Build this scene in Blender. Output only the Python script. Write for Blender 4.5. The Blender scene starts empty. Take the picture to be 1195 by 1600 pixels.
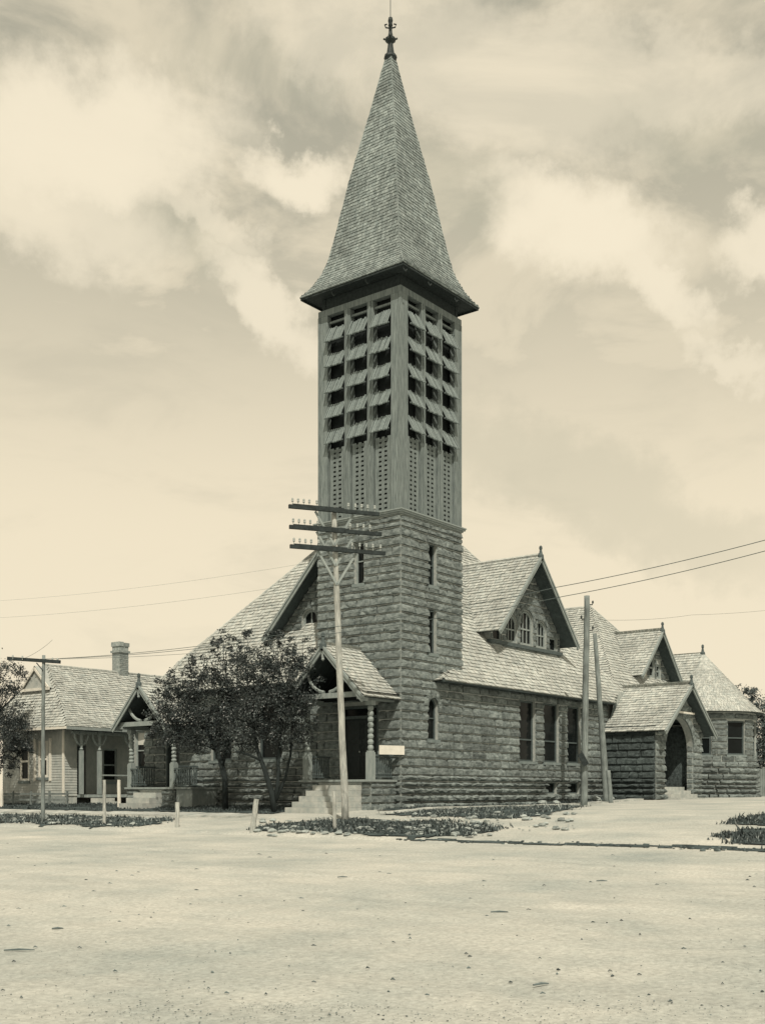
import bpy, math, random
import numpy as np
from mathutils import Vector, Matrix

R = random.Random(7)
NPR = np.random.RandomState(7)
V = Vector
SC = bpy.context.scene
COL = SC.collection

# ------------------------------------------------------------------ camera
FPX, X0, YH = 1772.0, 597.5, 1237.0            # focal length, principal column, horizon row (1195 px wide frame)
ANG = math.radians(37.75)
FWD = V((math.cos(ANG), math.sin(ANG), 0)); RGT = V((math.sin(ANG), -math.cos(ANG), 0)); UPV = V((0, 0, 1))
CAM = V((0, 0, 0.54)) - 38.0 * FWD - 0.612 * RGT
cd = bpy.data.cameras.new('camera'); cam = bpy.data.objects.new('camera', cd); COL.objects.link(cam)
cam.location = CAM
cam.rotation_euler = Matrix((RGT, UPV, -FWD)).transposed().to_euler()
cd.sensor_fit = 'HORIZONTAL'; cd.sensor_width = 36.0; cd.lens = 36.0 * FPX / 1195.0
cd.shift_y = (YH - 800.0) / 1195.0
cd.clip_start = 0.1; cd.clip_end = 4000
SC.camera = cam

# ------------------------------------------------------------------ sun and sky
SUN_EL = math.radians(52); SUN_PHI = math.radians(45)      # phi: from -Y towards -X
SUN_DIR = V((-math.sin(SUN_PHI) * math.cos(SUN_EL), -math.cos(SUN_PHI) * math.cos(SUN_EL), math.sin(SUN_EL)))
sd = bpy.data.lights.new('sun', 'SUN'); sd.energy = 4.2; sd.angle = math.radians(0.6); sd.color = (1.0, 0.92, 0.76)
so = bpy.data.objects.new('sun', sd); COL.objects.link(so)
so.rotation_euler = SUN_DIR.to_track_quat('Z', 'Y').to_euler()
so.location = (0, -20, 40)

W = bpy.data.worlds.new('World'); SC.world = W; W.use_nodes = True
nt = W.node_tree; N = nt.nodes; L = nt.links; N.clear()
def wn(t, **k):
    n = N.new(t)
    for a, b in k.items(): setattr(n, a, b)
    return n
def wmath(op, a, b=None, clamp=False):
    n = wn('ShaderNodeMath', operation=op, use_clamp=clamp)
    for i, q in enumerate((a, b)):
        if q is None: continue
        if isinstance(q, (int, float)): n.inputs[i].default_value = q
        else: L.new(q, n.inputs[i])
    return n.outputs[0]
def wvec(op, a, b=None, out=0):
    n = wn('ShaderNodeVectorMath', operation=op)
    for i, q in enumerate((a, b)):
        if q is None: continue
        if isinstance(q, (tuple, list, Vector)): n.inputs[i].default_value = tuple(q)
        else: L.new(q, n.inputs[i])
    return n.outputs[out]
def wmaprange(x, a, b, c=0.0, d=1.0, smooth=True):
    n = wn('ShaderNodeMapRange'); n.interpolation_type = 'SMOOTHSTEP' if smooth else 'LINEAR'
    L.new(x, n.inputs[0])
    for i, q in enumerate((a, b, c, d)): n.inputs[i + 1].default_value = q
    return n.outputs[0]
def wmix(f, a, b):
    n = wn('ShaderNodeMix', data_type='RGBA')
    L.new(f, n.inputs[0])
    for i, q in ((6, a), (7, b)):
        if isinstance(q, (tuple, list)): n.inputs[i].default_value = (*q, 1)
        else: L.new(q, n.inputs[i])
    return n.outputs[2]
tc = wn('ShaderNodeTexCoord'); gen = tc.outputs['Generated']
sky = wn('ShaderNodeTexSky', sky_type='NISHITA', sun_disc=False)
sky.sun_elevation = SUN_EL
sky.sun_rotation = math.atan2(SUN_DIR.x, SUN_DIR.y)
sky.dust_density = 4.0; sky.air_density = 1.2; sky.altitude = 1500
bw = wn('ShaderNodeRGBToBW'); L.new(sky.outputs[0], bw.inputs[0])
clear = wn('ShaderNodeMix', data_type='RGBA', blend_type='MULTIPLY'); clear.inputs[0].default_value = 1
L.new(bw.outputs[0], clear.inputs[6]); clear.inputs[7].default_value = (1.03, 1.0, 0.80, 1)
def noise(vec, scale, detail=5, rough=0.55, dist=0.0, out=0):
    n = wn('ShaderNodeTexNoise'); n.inputs['Scale'].default_value = scale; n.inputs['Detail'].default_value = detail
    n.inputs['Roughness'].default_value = rough; n.inputs['Distortion'].default_value = dist
    L.new(vec, n.inputs['Vector']); return n.outputs[out]
# thin veil everywhere, streaked; brighter towards the horizon
sep = wn('ShaderNodeSeparateXYZ'); L.new(gen, sep.inputs[0])
elev = sep.outputs[2]
stretch = wvec('MULTIPLY', gen, (1.0, 1.0, 2.2))
veil = wmaprange(noise(stretch, 5.5, 9, 0.6, 0.5), 0.38, 0.64)
low = wmath('MULTIPLY', wmaprange(elev, 0.20, 0.56, 1.0, 0.0), wmaprange(noise(wvec('MULTIPLY', gen, (1.0, 1.0, 3.0)), 6.0, 8, 0.6, 0.4), 0.25, 0.55, 0.76, 1.0))
veil = wmath('MAXIMUM', wmath('MULTIPLY', veil, 0.72), wmath('MULTIPLY', low, 1.0))
CREAM = (9.1, 8.0, 5.95); GREYC = (4.35, 4.15, 3.25)
base = wmix(veil, GREYC, CREAM)
base = wmix(wmath('ADD', 0.88, 0.0), clear.outputs[2], base)
# soft cumulus banks, each at its own bearing
dn = wvec('SUBTRACT', noise(gen, 8.0, 7, 0.6, 0, out=1), (0.5, 0.5, 0.5))
dn2 = wvec('SUBTRACT', noise(gen, 30.0, 7, 0.62, 0, out=1), (0.5, 0.5, 0.5))
warp = wvec('ADD', wvec('ADD', gen, wvec('MULTIPLY', dn, (0.13, 0.13, 0.13))), wvec('MULTIPLY', dn2, (0.045, 0.045, 0.045)))
def bearing(px, py): return (FWD + RGT * ((px - X0) / FPX) + UPV * ((YH - py) / FPX)).normalized()
total = None
for px, py, rx, ry, tilt, amp in (
        (150, 215, 190, 95, -12, .95), (60, 300, 160, 70, 20, .7), (470, 262, 75, 36, 10, .95), (300, 330, 120, 26, 28, .55),
        (420, 470, 130, 40, 35, .8), (890, 345, 150, 66, 28, 1.0), (1010, 440, 90, 36, 40, .85), (1180, 400, 60, 40, 10, .85),
        (780, 110, 220, 90, 10, .55), (1050, 110, 160, 60, 20, .5), (560, 40, 130, 60, 10, .5), (1130, 560, 70, 26, 30, .6)):
    c = bearing(px, py); t1 = c.cross(UPV).normalized(); t2 = t1.cross(c).normalized()
    a = math.radians(-tilt); e1 = t1 * math.cos(a) + t2 * math.sin(a); e2 = -t1 * math.sin(a) + t2 * math.cos(a)
    df = wvec('SUBTRACT', warp, c)
    q1 = wmath('DIVIDE', wvec('DOT_PRODUCT', df, e1, 1), rx / FPX); q2 = wmath('DIVIDE', wvec('DOT_PRODUCT', df, e2, 1), ry / FPX)
    rr = wmath('ADD', wmath('ADD', wmath('MULTIPLY', q1, q1), wmath('MULTIPLY', q2, q2)), wmath('MULTIPLY', wmath('LESS_THAN', wvec('DOT_PRODUCT', gen, c, 1), 0.5), 50.0))
    m = wmath('MULTIPLY', wmaprange(rr, 0.1, 1.7, 1.0, 0.0), amp)
    total = m if total is None else wmath('MAXIMUM', total, m)
shade_ = None
for px, py, rx, ry, tilt, amp in ((930, 765, 260, 50, 24, .38), (250, 365, 120, 40, 20, .45), (1060, 200, 150, 40, 30, .4), (700, 300, 60, 60, 10, .45), (420, 90, 140, 30, 10, .3)):
    c = bearing(px, py); t1 = c.cross(UPV).normalized(); t2 = t1.cross(c).normalized()
    a = math.radians(-tilt); e1 = t1 * math.cos(a) + t2 * math.sin(a); e2 = -t1 * math.sin(a) + t2 * math.cos(a)
    df = wvec('SUBTRACT', warp, c)
    q1 = wmath('DIVIDE', wvec('DOT_PRODUCT', df, e1, 1), rx / FPX); q2 = wmath('DIVIDE', wvec('DOT_PRODUCT', df, e2, 1), ry / FPX)
    rr = wmath('ADD', wmath('ADD', wmath('MULTIPLY', q1, q1), wmath('MULTIPLY', q2, q2)), wmath('MULTIPLY', wmath('LESS_THAN', wvec('DOT_PRODUCT', gen, c, 1), 0.5), 50.0))
    m = wmath('MULTIPLY', wmaprange(rr, 0.0, 2.2, 1.0, 0.0), amp)
    shade_ = m if shade_ is None else wmath('MAXIMUM', shade_, m)
base = wmix(shade_, base, (5.0, 4.75, 3.6))
col = wmix(total, base, (8.9, 7.95, 6.1))
bg = wn('ShaderNodeBackground'); L.new(col, bg.inputs[0]); bg.inputs[1].default_value = 0.103
ow = wn('ShaderNodeOutputWorld'); L.new(bg.outputs[0], ow.inputs[0])

SC.view_settings.view_transform = 'Standard'; SC.view_settings.look = 'None'
SC.view_settings.exposure = 0.0; SC.view_settings.gamma = 1.0; SC.view_settings.use_curve_mapping = False

# ------------------------------------------------------------------ materials
def toned(v, warm=0.0):
    k = min(1.0, (v / 0.5) ** 1.3)
    return (v * (0.75 + 0.25 * k + warm), v, v * (1.05 - 0.11 * k - warm))
def mat(name, v, var=0.35, scale=6.0, bump=0.3, bscale=40.0, rough=0.85, island=0.0, grain=None, dark=None, warm=0.0, spec=0.25, bdist=0.02):
    m = bpy.data.materials.new(name); m.use_nodes = True
    t = m.node_tree; n = t.nodes; l = t.links; b = n['Principled BSDF']
    b.inputs['Roughness'].default_value = rough; b.inputs['Specular IOR Level'].default_value = spec
    g = n.new('ShaderNodeNewGeometry'); mp = n.new('ShaderNodeMapping'); l.new(g.outputs['Position'], mp.inputs[0])
    if grain: mp.inputs['Scale'].default_value = grain
    n1 = n.new('ShaderNodeTexNoise'); n1.inputs['Scale'].default_value = scale; n1.inputs['Detail'].default_value = 7; n1.inputs['Roughness'].default_value = 0.65
    l.new(mp.outputs[0], n1.inputs['Vector'])
    cr = n.new('ShaderNodeValToRGB'); e = cr.color_ramp.elements
    e[0].position = 0.28; e[1].position = 0.72
    e[0].color = (*toned(v * (1 - var), warm), 1); e[1].color = (*toned(v * (1 + var), warm), 1)
    l.new(n1.outputs[0], cr.inputs[0]); out = cr.outputs[0]
    if island:
        mr = n.new('ShaderNodeMapRange'); l.new(g.outputs['Random Per Island'], mr.inputs[0])
        mr.inputs[3].default_value = 1 - island; mr.inputs[4].default_value = 1 + island
        mx = n.new('ShaderNodeVectorMath'); mx.operation = 'SCALE'; l.new(out, mx.inputs[0]); l.new(mr.outputs[0], mx.inputs['Scale']); out = mx.outputs[0]
    if dark:                                                     # stains / weathering of larger extent
        n3 = n.new('ShaderNodeTexNoise'); n3.inputs['Scale'].default_value = dark[0]; n3.inputs['Detail'].default_value = 4; l.new(g.outputs['Position'], n3.inputs['Vector'])
        mr = n.new('ShaderNodeMapRange'); mr.inputs[1].default_value = 0.35; mr.inputs[2].default_value = 0.65; mr.inputs[3].default_value = 1 - dark[1]; mr.inputs[4].default_value = 1 + dark[1] * 0.5
        l.new(n3.outputs[0], mr.inputs[0])
        mx = n.new('ShaderNodeVectorMath'); mx.operation = 'SCALE'; l.new(out, mx.inputs[0]); l.new(mr.outputs[0], mx.inputs['Scale']); out = mx.outputs[0]
    l.new(out, b.inputs['Base Color'])
    if bump:
        n2 = n.new('ShaderNodeTexNoise'); n2.inputs['Scale'].default_value = bscale; n2.inputs['Detail'].default_value = 6; n2.inputs['Roughness'].default_value = 0.7
        l.new(mp.outputs[0], n2.inputs['Vector'])
        bp = n.new('ShaderNodeBump'); bp.inputs['Strength'].default_value = bump; bp.inputs['Distance'].default_value = bdist
        l.new(n2.outputs[0], bp.inputs['Height']); l.new(bp.outputs[0], b.inputs['Normal'])
    return m
M = {}
M['stone'] = mat('rock_faced_sandstone', .185, .62, 5.0, 1.0, 9, .92, island=.26, grain=(1, 1, 1.6), dark=(.5, .22), bdist=.05)
M['shadestone'] = mat('shade_darkened_sandstone', .085, .6, 8.0, 1.0, 16, .92, island=.2, dark=(.5, .25), bdist=.05)  # sandstone with shade painted in, for the side porch flank and inside
M['frieze'] = mat('shade_darkened_boards', .035, .4, 9, .3, 30, .9)  # eave shade painted into the colour of frieze and spire soffit
M['hay'] = mat('dry_grass', .26, .4, 3, 0, 30, .85, island=.5)
M['mortar'] = mat('lime_mortar', .36, .25, 9, .3, 40, .95)
M['dress'] = mat('dressed_stone', .20, .25, 5, .4, 30, .9)
M['step'] = mat('step_stone', .40, .22, 4, .4, 30, .9, dark=(1.2, .15))
M['shingle'] = mat('weathered_shingle', .415, .26, 7, .35, 30, .88, island=.15, dark=(.7, .16), grain=(1, 1, .6))
M['spire'] = mat('spire_shingle', .245, .30, 7, .35, 30, .88, island=.22, dark=(.6, .2), grain=(1, 1, .6))
M['under'] = mat('roof_boards', .08, .3, 5, .2, 30, .9)
M['trim'] = mat('painted_trim', .27, .22, 8, .25, 40, .7, grain=(1, 1, .3))
M['darktrim'] = mat('dark_painted_trim', .09, .3, 8, .25, 40, .7)
M['wood'] = mat('weathered_boards', .18, .55, 9, .4, 30, .85, island=.12, grain=(3.5, 3.5, .22))
M['slat'] = mat('weathered_louvre_boards', .195, .35, 12, .35, 30, .85, island=.25, grain=(2, 2, .5))
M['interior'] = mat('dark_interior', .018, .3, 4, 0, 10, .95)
M['pole'] = mat('pole_timber', .40, .65, 10, .8, 20, .85, grain=(6, 6, .25), dark=(1.6, .25))
M['oldpole'] = mat('old_pole_timber', .20, .6, 10, .5, 26, .85, grain=(6, 6, .25), dark=(1.6, .3))
M['arm'] = mat('crossarm_timber', .032, .5, 8, .4, 30, .85)
M['metal'] = mat('dark_iron', .035, .3, 9, .2, 40, .55)
M['wire'] = mat('telegraph_wire', .10, .2, 9, 0, 40, .5)
M['faint'] = mat('old_thin_wire', .38, .2, 9, 0, 40, .6)
M['insul'] = mat('insulator_glass', .34, .2, 9, 0, 40, .2, spec=.6)
M['siding'] = mat('clapboard_paint', .40, .18, 6, .2, 40, .8, dark=(.8, .12), grain=(1, 1, .6))
M['white'] = mat('white_paint', .62, .12, 6, .15, 40, .7, warm=.03)
M['brick'] = mat('chimney_brick', .28, .35, 8, .4, 30, .9, island=.2)
M['shade'] = mat('window_shade', .5, .1, 6, 0, 40, .8)
M['road'] = mat('dirt_road', .405, .22, .40, .65, 26, .97, spec=.05, bdist=.02, warm=.02)
M['walk'] = mat('plank_walk', .42, .22, 3, .4, 20, .95, dark=(1.2, .2))
M['soil'] = mat('weedy_soil', .070, .6, 2.5, .6, 18, .98, spec=.05)
M['grass'] = mat('grass_blades', .070, .65, 3, 0, 30, .7, island=.55)
M['clod'] = mat('dry_clod', .13, .4, 8, .3, 30, .95, island=.5)
M['paleclod'] = mat('pale_clod', .30, .3, 8, .3, 30, .95, island=.3)
M['bark'] = mat('tree_bark', .026, .45, 8, .6, 24, .95, grain=(4, 4, .6))
M['leaf'] = mat('tree_leaf', .040, .4, 2.2, 0, 30, .42, island=.55, spec=.5)
M['leaf2'] = mat('tree_leaf_pale', .095, .4, 2.2, 0, 30, .5, island=.5, spec=.45)
M['doorwood'] = mat('dark_door', .03, .3, 8, .2, 40, .5)
def glass_mat(name, v, rough, spec):
    m = mat(name, v, .3, 2.5, .08, 2.0, rough, spec=spec, bdist=.05); return m
M['pane'] = glass_mat('window_glass', .010, .15, .10)

def finer_road():
    """ruts, hoof pocks and speckle added to the road material"""
    m = M['road']; t = m.node_tree; n = t.nodes; l = t.links; b = n['Principled BSDF']
    src = b.inputs['Base Color'].links[0].from_socket
    g = n.new('ShaderNodeNewGeometry')
    mp = n.new('ShaderNodeMapping'); mp.inputs['Scale'].default_value = (1.6, .35, 1); mp.inputs['Rotation'].default_value = (0, 0, math.radians(4)); l.new(g.outputs['Position'], mp.inputs[0])
    a = n.new('ShaderNodeTexNoise'); a.inputs['Scale'].default_value = 1.4; a.inputs['Detail'].default_value = 8; a.inputs['Roughness'].default_value = .7; l.new(mp.outputs[0], a.inputs['Vector'])
    r1 = n.new('ShaderNodeMapRange'); r1.inputs[1].default_value = .3; r1.inputs[2].default_value = .7; r1.inputs[3].default_value = .91; r1.inputs[4].default_value = 1.08; l.new(a.outputs[0], r1.inputs[0])
    c = n.new('ShaderNodeTexNoise'); c.inputs['Scale'].default_value = 17; c.inputs['Detail'].default_value = 5; c.inputs['Roughness'].default_value = .8; l.new(g.outputs['Position'], c.inputs['Vector'])
    r2 = n.new('ShaderNodeMapRange'); r2.inputs[1].default_value = .3; r2.inputs[2].default_value = .7; r2.inputs[3].default_value = .70; r2.inputs[4].default_value = 1.26; l.new(c.outputs[0], r2.inputs[0])
    mu = n.new('ShaderNodeMath'); mu.operation = 'MULTIPLY'; l.new(r1.outputs[0], mu.inputs[0]); l.new(r2.outputs[0], mu.inputs[1])
    sc = n.new('ShaderNodeVectorMath'); sc.operation = 'SCALE'; l.new(src, sc.inputs[0]); l.new(mu.outputs[0], sc.inputs['Scale'])
    l.new(sc.outputs[0], b.inputs['Base Color'])
finer_road()

# ------------------------------------------------------------------ helpers
WL = {}                                                          # world origin of every object made here
class MB:
    def __init__(s): s.v = []; s.f = []
    def add(s, vs, fs):
        o = len(s.v); s.v.extend(tuple(q) for q in vs); s.f.extend(tuple(i + o for i in f) for f in fs)
    def quad(s, *p): s.add(p, [tuple(range(len(p)))])
    def box8(s, p): s.add(p, [(0, 3, 2, 1), (4, 5, 6, 7), (0, 1, 5, 4), (1, 2, 6, 5), (2, 3, 7, 6), (3, 0, 4, 7)])
    def box(s, x0, x1, y0, y1, z0, z1): s.box8([(x0, y0, z0), (x1, y0, z0), (x1, y1, z0), (x0, y1, z0), (x0, y0, z1), (x1, y0, z1), (x1, y1, z1), (x0, y1, z1)])
    def fbox(s, P, u0, u1, v0, v1, n0, n1): s.box8([P(u0, v0, n1), P(u1, v0, n1), P(u1, v0, n0), P(u0, v0, n0), P(u0, v1, n1), P(u1, v1, n1), P(u1, v1, n0), P(u0, v1, n0)])
    def bar(s, a, b, w, h, up=(0, 0, 1)):
        a = V(a); b = V(b); d = (b - a).normalized(); u = V(up)
        if abs(d.dot(u)) > .98: u = V((1, 0, 0))
        r = d.cross(u).normalized(); q = r.cross(d).normalized()
        s.box8([a - r * w / 2 - q * h / 2, a + r * w / 2 - q * h / 2, a + r * w / 2 + q * h / 2, a - r * w / 2 + q * h / 2,
                b - r * w / 2 - q * h / 2, b + r * w / 2 - q * h / 2, b + r * w / 2 + q * h / 2, b - r * w / 2 + q * h / 2])
    def tube(s, pts, rad, seg=8, cap=True):
        pts = [V(p) for p in pts]; n = len(pts); rings = []
        if not isinstance(rad, (list, tuple)): rad = [rad] * n
        ref = V((0.31, 0.17, 0.93))
        for i, p in enumerate(pts):
            d = (pts[min(i + 1, n - 1)] - pts[max(i - 1, 0)]).normalized()
            a = d.cross(ref)
            if a.length < .05: a = d.cross(V((1, 0, 0)))
            a.normalize(); b = d.cross(a)
            rings.append([p + (a * math.cos(2 * math.pi * k / seg) + b * math.sin(2 * math.pi * k / seg)) * rad[i] for k in range(seg)])
        vs = [q for r in rings for q in r]; fs = []
        for i in range(n - 1):
            for k in range(seg): fs.append((i * seg + k, i * seg + (k + 1) % seg, (i + 1) * seg + (k + 1) % seg, (i + 1) * seg + k))
        if cap: fs.append(tuple(range(seg))[::-1]); fs.append(tuple((n - 1) * seg + k for k in range(seg)))
        s.add(vs, fs)
    def lathe(s, c, prof, seg=12): s.tube([(c[0], c[1], c[2] + z) for r, z in prof], [max(r, 1e-3) for r, z in prof], seg)
    def build(s, name, m, parent=None, smooth=False, kind=None, origin=None):
        a = np.array(s.v, dtype=float)
        if origin is None:
            c = (a.min(0) + a.max(0)) / 2
            if parent is None: c[2] = a[:, 2].min()
        else: c = np.array(origin, dtype=float)
        a = a - c
        me = bpy.data.meshes.new(name); me.from_pydata(a.tolist(), [], s.f); me.update()
        if smooth: me.polygons.foreach_set('use_smooth', [True] * len(me.polygons))
        me.materials.append(M[m] if isinstance(m, str) else m)
        return link(name, me, c, parent, kind)
def link(name, me, c, parent=None, kind=None):
    o = bpy.data.objects.new(name, me); COL.objects.link(o)
    WL[o] = np.array(c, dtype=float)
    if parent is not None:
        o.parent = parent; o.location = WL[o] - WL[parent]
    else: o.location = WL[o]
    if kind: o['kind'] = kind
    return o
def thing(name, label, cat, loc, group=None):
    o = bpy.data.objects.new(name, None); COL.objects.link(o); o.empty_display_size = .3
    o.location = loc; WL[o] = np.array(loc, dtype=float)
    return tag(o, label, cat, group)
def tag(o, label, cat, group=None):
    o['label'] = label; o['category'] = cat
    if group: o['group'] = group
    return o
def fr(O, U, Nn):
    O = V(O); U = V(U); Nn = V(Nn)
    return lambda u, v, n: O + U * u + UPV * v + Nn * n
def clip(poly, a, b, c):                                         # keep a*u + b*v <= c
    out = []
    for i in range(len(poly)):
        p, q = poly[i], poly[(i + 1) % len(poly)]
        dp, dq = a * p[0] + b * p[1] - c, a * q[0] + b * q[1] - c
        if dp <= 0: out.append(p)
        if (dp < 0 < dq) or (dq < 0 < dp):
            t = dp / (dp - dq); out.append((p[0] + (q[0] - p[0]) * t, p[1] + (q[1] - p[1]) * t))
    return out
def wall(mb, P, u0, u1, v0, v1, holes=(), depth=.24, planes=(), n=-.014, ustep=None):
    us = {u0, u1}; vs = {v0, v1}
    for a, b, c, d in holes: us |= {a, b}; vs |= {c, d}
    if ustep: us |= set(np.linspace(u0, u1, int((u1 - u0) / ustep) + 2).tolist())
    us = sorted(u for u in us if u0 <= u <= u1); vs = sorted(v for v in vs if v0 <= v <= v1)
    for i in range(len(us) - 1):
        for j in range(len(vs) - 1):
            um, vm = (us[i] + us[i + 1]) / 2, (vs[j] + vs[j + 1]) / 2
            if any(a < um < b and c < vm < d for a, b, c, d in holes): continue
            poly = [(us[i], vs[j]), (us[i + 1], vs[j]), (us[i + 1], vs[j + 1]), (us[i], vs[j + 1])]
            for pl in planes: poly = clip(poly, *pl) if poly else poly
            if len(poly) > 2: mb.quad(*[P(u, v, n) for u, v in poly])
    for a, b, c, d in holes:
        for (ua, va), (ub, vb) in (((a, c), (b, c)), ((b, c), (b, d)), ((b, d), (a, d)), ((a, d), (a, c))):
            mb.quad(P(ua, va, n), P(ub, vb, n), P(ub, vb, -depth), P(ua, va, -depth))
def stone_mesh(P, u0, u1, v0, v1, rng, proj=0.0, bulge=.05, ny=3):
    """one rock-faced block: thin joints, a bevelled top, a sharp lower arris, a broken face"""
    w, h = u1 - u0, v1 - v0; nx = max(3, min(8, int(round(w / .15))))
    mb = MB(); vs = []
    lift = rng.uniform(-.006, .016); tilt = rng.uniform(-.012, .012); ph = rng.uniform(0, 6.28); am = rng.uniform(.1, .4)
    rows = [0, .05, h * .5, h - .08, h] if proj > 0 and ny > 2 else [0, min(.014, h * .1), h * rng.uniform(.35, .6), h - min(.075, h * .3), h] if ny > 2 else [0, h * .2, h * .8, h]
    n_ = len(rows) - 1
    for j in range(n_ + 1):
        for i in range(nx + 1):
            fx = i / nx; v = rows[j]
            if i in (0, nx) or j in (0, n_):
                n = -.03
                vs.append(P(u0 + fx * w + (.008 if i == 0 else (-.008 if i == nx else 0)), v0 + v + (.007 if j == 0 else (-.007 if j == n_ else 0)) , n))
            else:
                if i == 1: fx = (.016 + rng.uniform(0, .03)) / w
                elif i == nx - 1: fx = 1 - (.016 + rng.uniform(0, .03)) / w
                else: fx += rng.uniform(-.22, .22) / nx
                prof = ((.72, 1.05, .6) if proj > 0 else (1.0, .95, .42))[min(j - 1, 2)]
                n = proj + bulge * prof * (1 + am * math.sin(fx * 7 + ph + j)) * rng.uniform(.6, 1.25) + lift + tilt * (2 * fx - 1)
                vs.append(P(u0 + fx * w, v0 + v + (rng.uniform(-.03, .03) if j == 2 else rng.uniform(-.004, .004)), n))
    fs = []
    for j in range(n_):
        for i in range(nx):
            a = j * (nx + 1) + i; b = a + 1; c = b + nx + 1; d = a + nx + 1
            if rng.random() < .5: fs += [(a, b, c), (a, c, d)]
            else: fs += [(a, b, d), (b, c, d)]
    mb.add(vs, fs); return mb
def stones(P, courses, u0, u1, holes, rng, lim=None, plinth=None, wr=(.5, 1.25), bulge=.062, ny=3):
    out = []
    for k in range(len(courses) - 1):
        v0, v1 = courses[k], courses[k + 1]; vm = (v0 + v1) / 2
        a0, a1 = lim(vm) if lim else (u0, u1)
        a0 = max(a0, u0); a1 = min(a1, u1)
        if a1 - a0 < .12: continue
        iv = [(a0, a1)]
        for a, b, c, d in holes:
            if c < v1 - .03 and d > v0 + .03:
                nv = []
                for p, q in iv:
                    if b <= p or a >= q: nv.append((p, q)); continue
                    if a - p > .06: nv.append((p, a))
                    if q - b > .06: nv.append((b, q))
                iv = nv
        for p, q in iv:
            x = p
            while x < q - .01:
                w = rng.uniform(*wr)
                if rng.random() < .12: w *= .55
                if q - x - w < .34: w = q - x if q - x < 1.25 else (q - x) / 2
                pj, bg = 0.0, bulge
                if plinth is not None and v1 <= plinth + .01:
                    pj = .02 + .02 * max(0, (plinth - v1) / .25); bg = .105
                out.append((P, x, x + w, v0, v1, pj, bg, ny)); x += w
    return out
def stones_obj(lst, parent, rng, individual=False, name='stone', m_='stone'):
    big = MB()
    for (P, a, b, c, d, pj, bg, ny) in lst:
        m = stone_mesh(P, a, b, c, d, rng, pj, bg, ny)
        if individual: m.build(name, m_, parent)
        else: big.add(m.v, m.f)
    if not individual and big.v: return big.build(name, m_, parent, kind='stuff')
# roofs -------------------------------------------------------------
class Roof:
    """a shingled slope: U runs along the eave, W inwards, profile [(distance in, height)] from the eave up"""
    def __init__(s, O, U, Wd, prof):
        s.O = V(O); s.U = V(U); s.W = V(Wd); s.p = prof; s.S = [0.0]
        for i in range(1, len(prof)): s.S.append(s.S[-1] + math.hypot(prof[i][0] - prof[i - 1][0], prof[i][1] - prof[i - 1][1]))
    def s_of(s, d): return float(np.interp(d, [q[0] for q in s.p], s.S))
    def pos(s, u, t, n=0.0):
        i = 0
        while i < len(s.S) - 2 and t > s.S[i + 1]: i += 1
        (d0, z0), (d1, z1) = s.p[i], s.p[i + 1]; ln = s.S[i + 1] - s.S[i]; f = (t - s.S[i]) / ln
        nd, nz = -(z1 - z0) / ln, (d1 - d0) / ln
        return s.O + s.U * u + s.W * (d0 + (d1 - d0) * f + nd * n) + UPV * (z0 + (z1 - z0) * f + nz * n)
    def poly(s, pts): return [(u, s.s_of(d)) for u, d in pts]
    def deck(s, mb, poly, n=-.012):
        for i in range(len(s.S) - 1):
            q = clip(clip(poly, 0, -1, -s.S[i]), 0, 1, s.S[i + 1])
            if len(q) > 2:
                mb.quad(*[s.pos(u, t, n) for u, t in q]); mb.quad(*[s.pos(u, t, n - .05) for u, t in reversed(q)])
    def shingles(s, mb, poly, rng, expo=.185, wr=(.10, .25), th=.040, wave=.008):
        t0 = min(q[1] for q in poly); t1 = max(q[1] for q in poly); t = t0 - .01; row = 0
        while t < t1 - .01:
            xs = []; tm = min(max(t + expo * .5, t0 + 1e-3), t1 - 1e-3)
            for i in range(len(poly)):
                p, q = poly[i], poly[(i + 1) % len(poly)]
                if (p[1] <= tm < q[1]) or (q[1] <= tm < p[1]): xs.append(p[0] + (q[0] - p[0]) * (tm - p[1]) / (q[1] - p[1]))
            xs.sort(); ph = rng.uniform(0, 6.28); ph2 = rng.uniform(0, 6.28)
            for a, b in zip(xs[::2], xs[1::2]):
                x = a - rng.uniform(0, .03)
                while x < b:
                    w = rng.uniform(*wr); x1 = min(x + w, b + .01)
                    dr = rng.gauss(0, wave * .55) + wave * (math.sin(x * .9 + ph) + .6 * math.sin(x * 2.3 + ph2))
                    h0 = th * rng.uniform(.75, 1.35); lo = t + dr; g = .004
                    hi = t + expo * 1.25
                    A = s.pos(x + g, lo, h0); B = s.pos(x1 - g, lo, h0); C = s.pos(x1 - g, hi, .004); D = s.pos(x + g, hi, .004)
                    E = s.pos(x + g, lo, -.008); F = s.pos(x1 - g, lo, -.008)
                    mb.add((A, B, C, D, E, F), ((0, 1, 2, 3), (4, 5, 1, 0)))
                    x = x1
                    if b - x < .03: break
            t += expo * rng.uniform(.95, 1.05); row += 1
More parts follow.
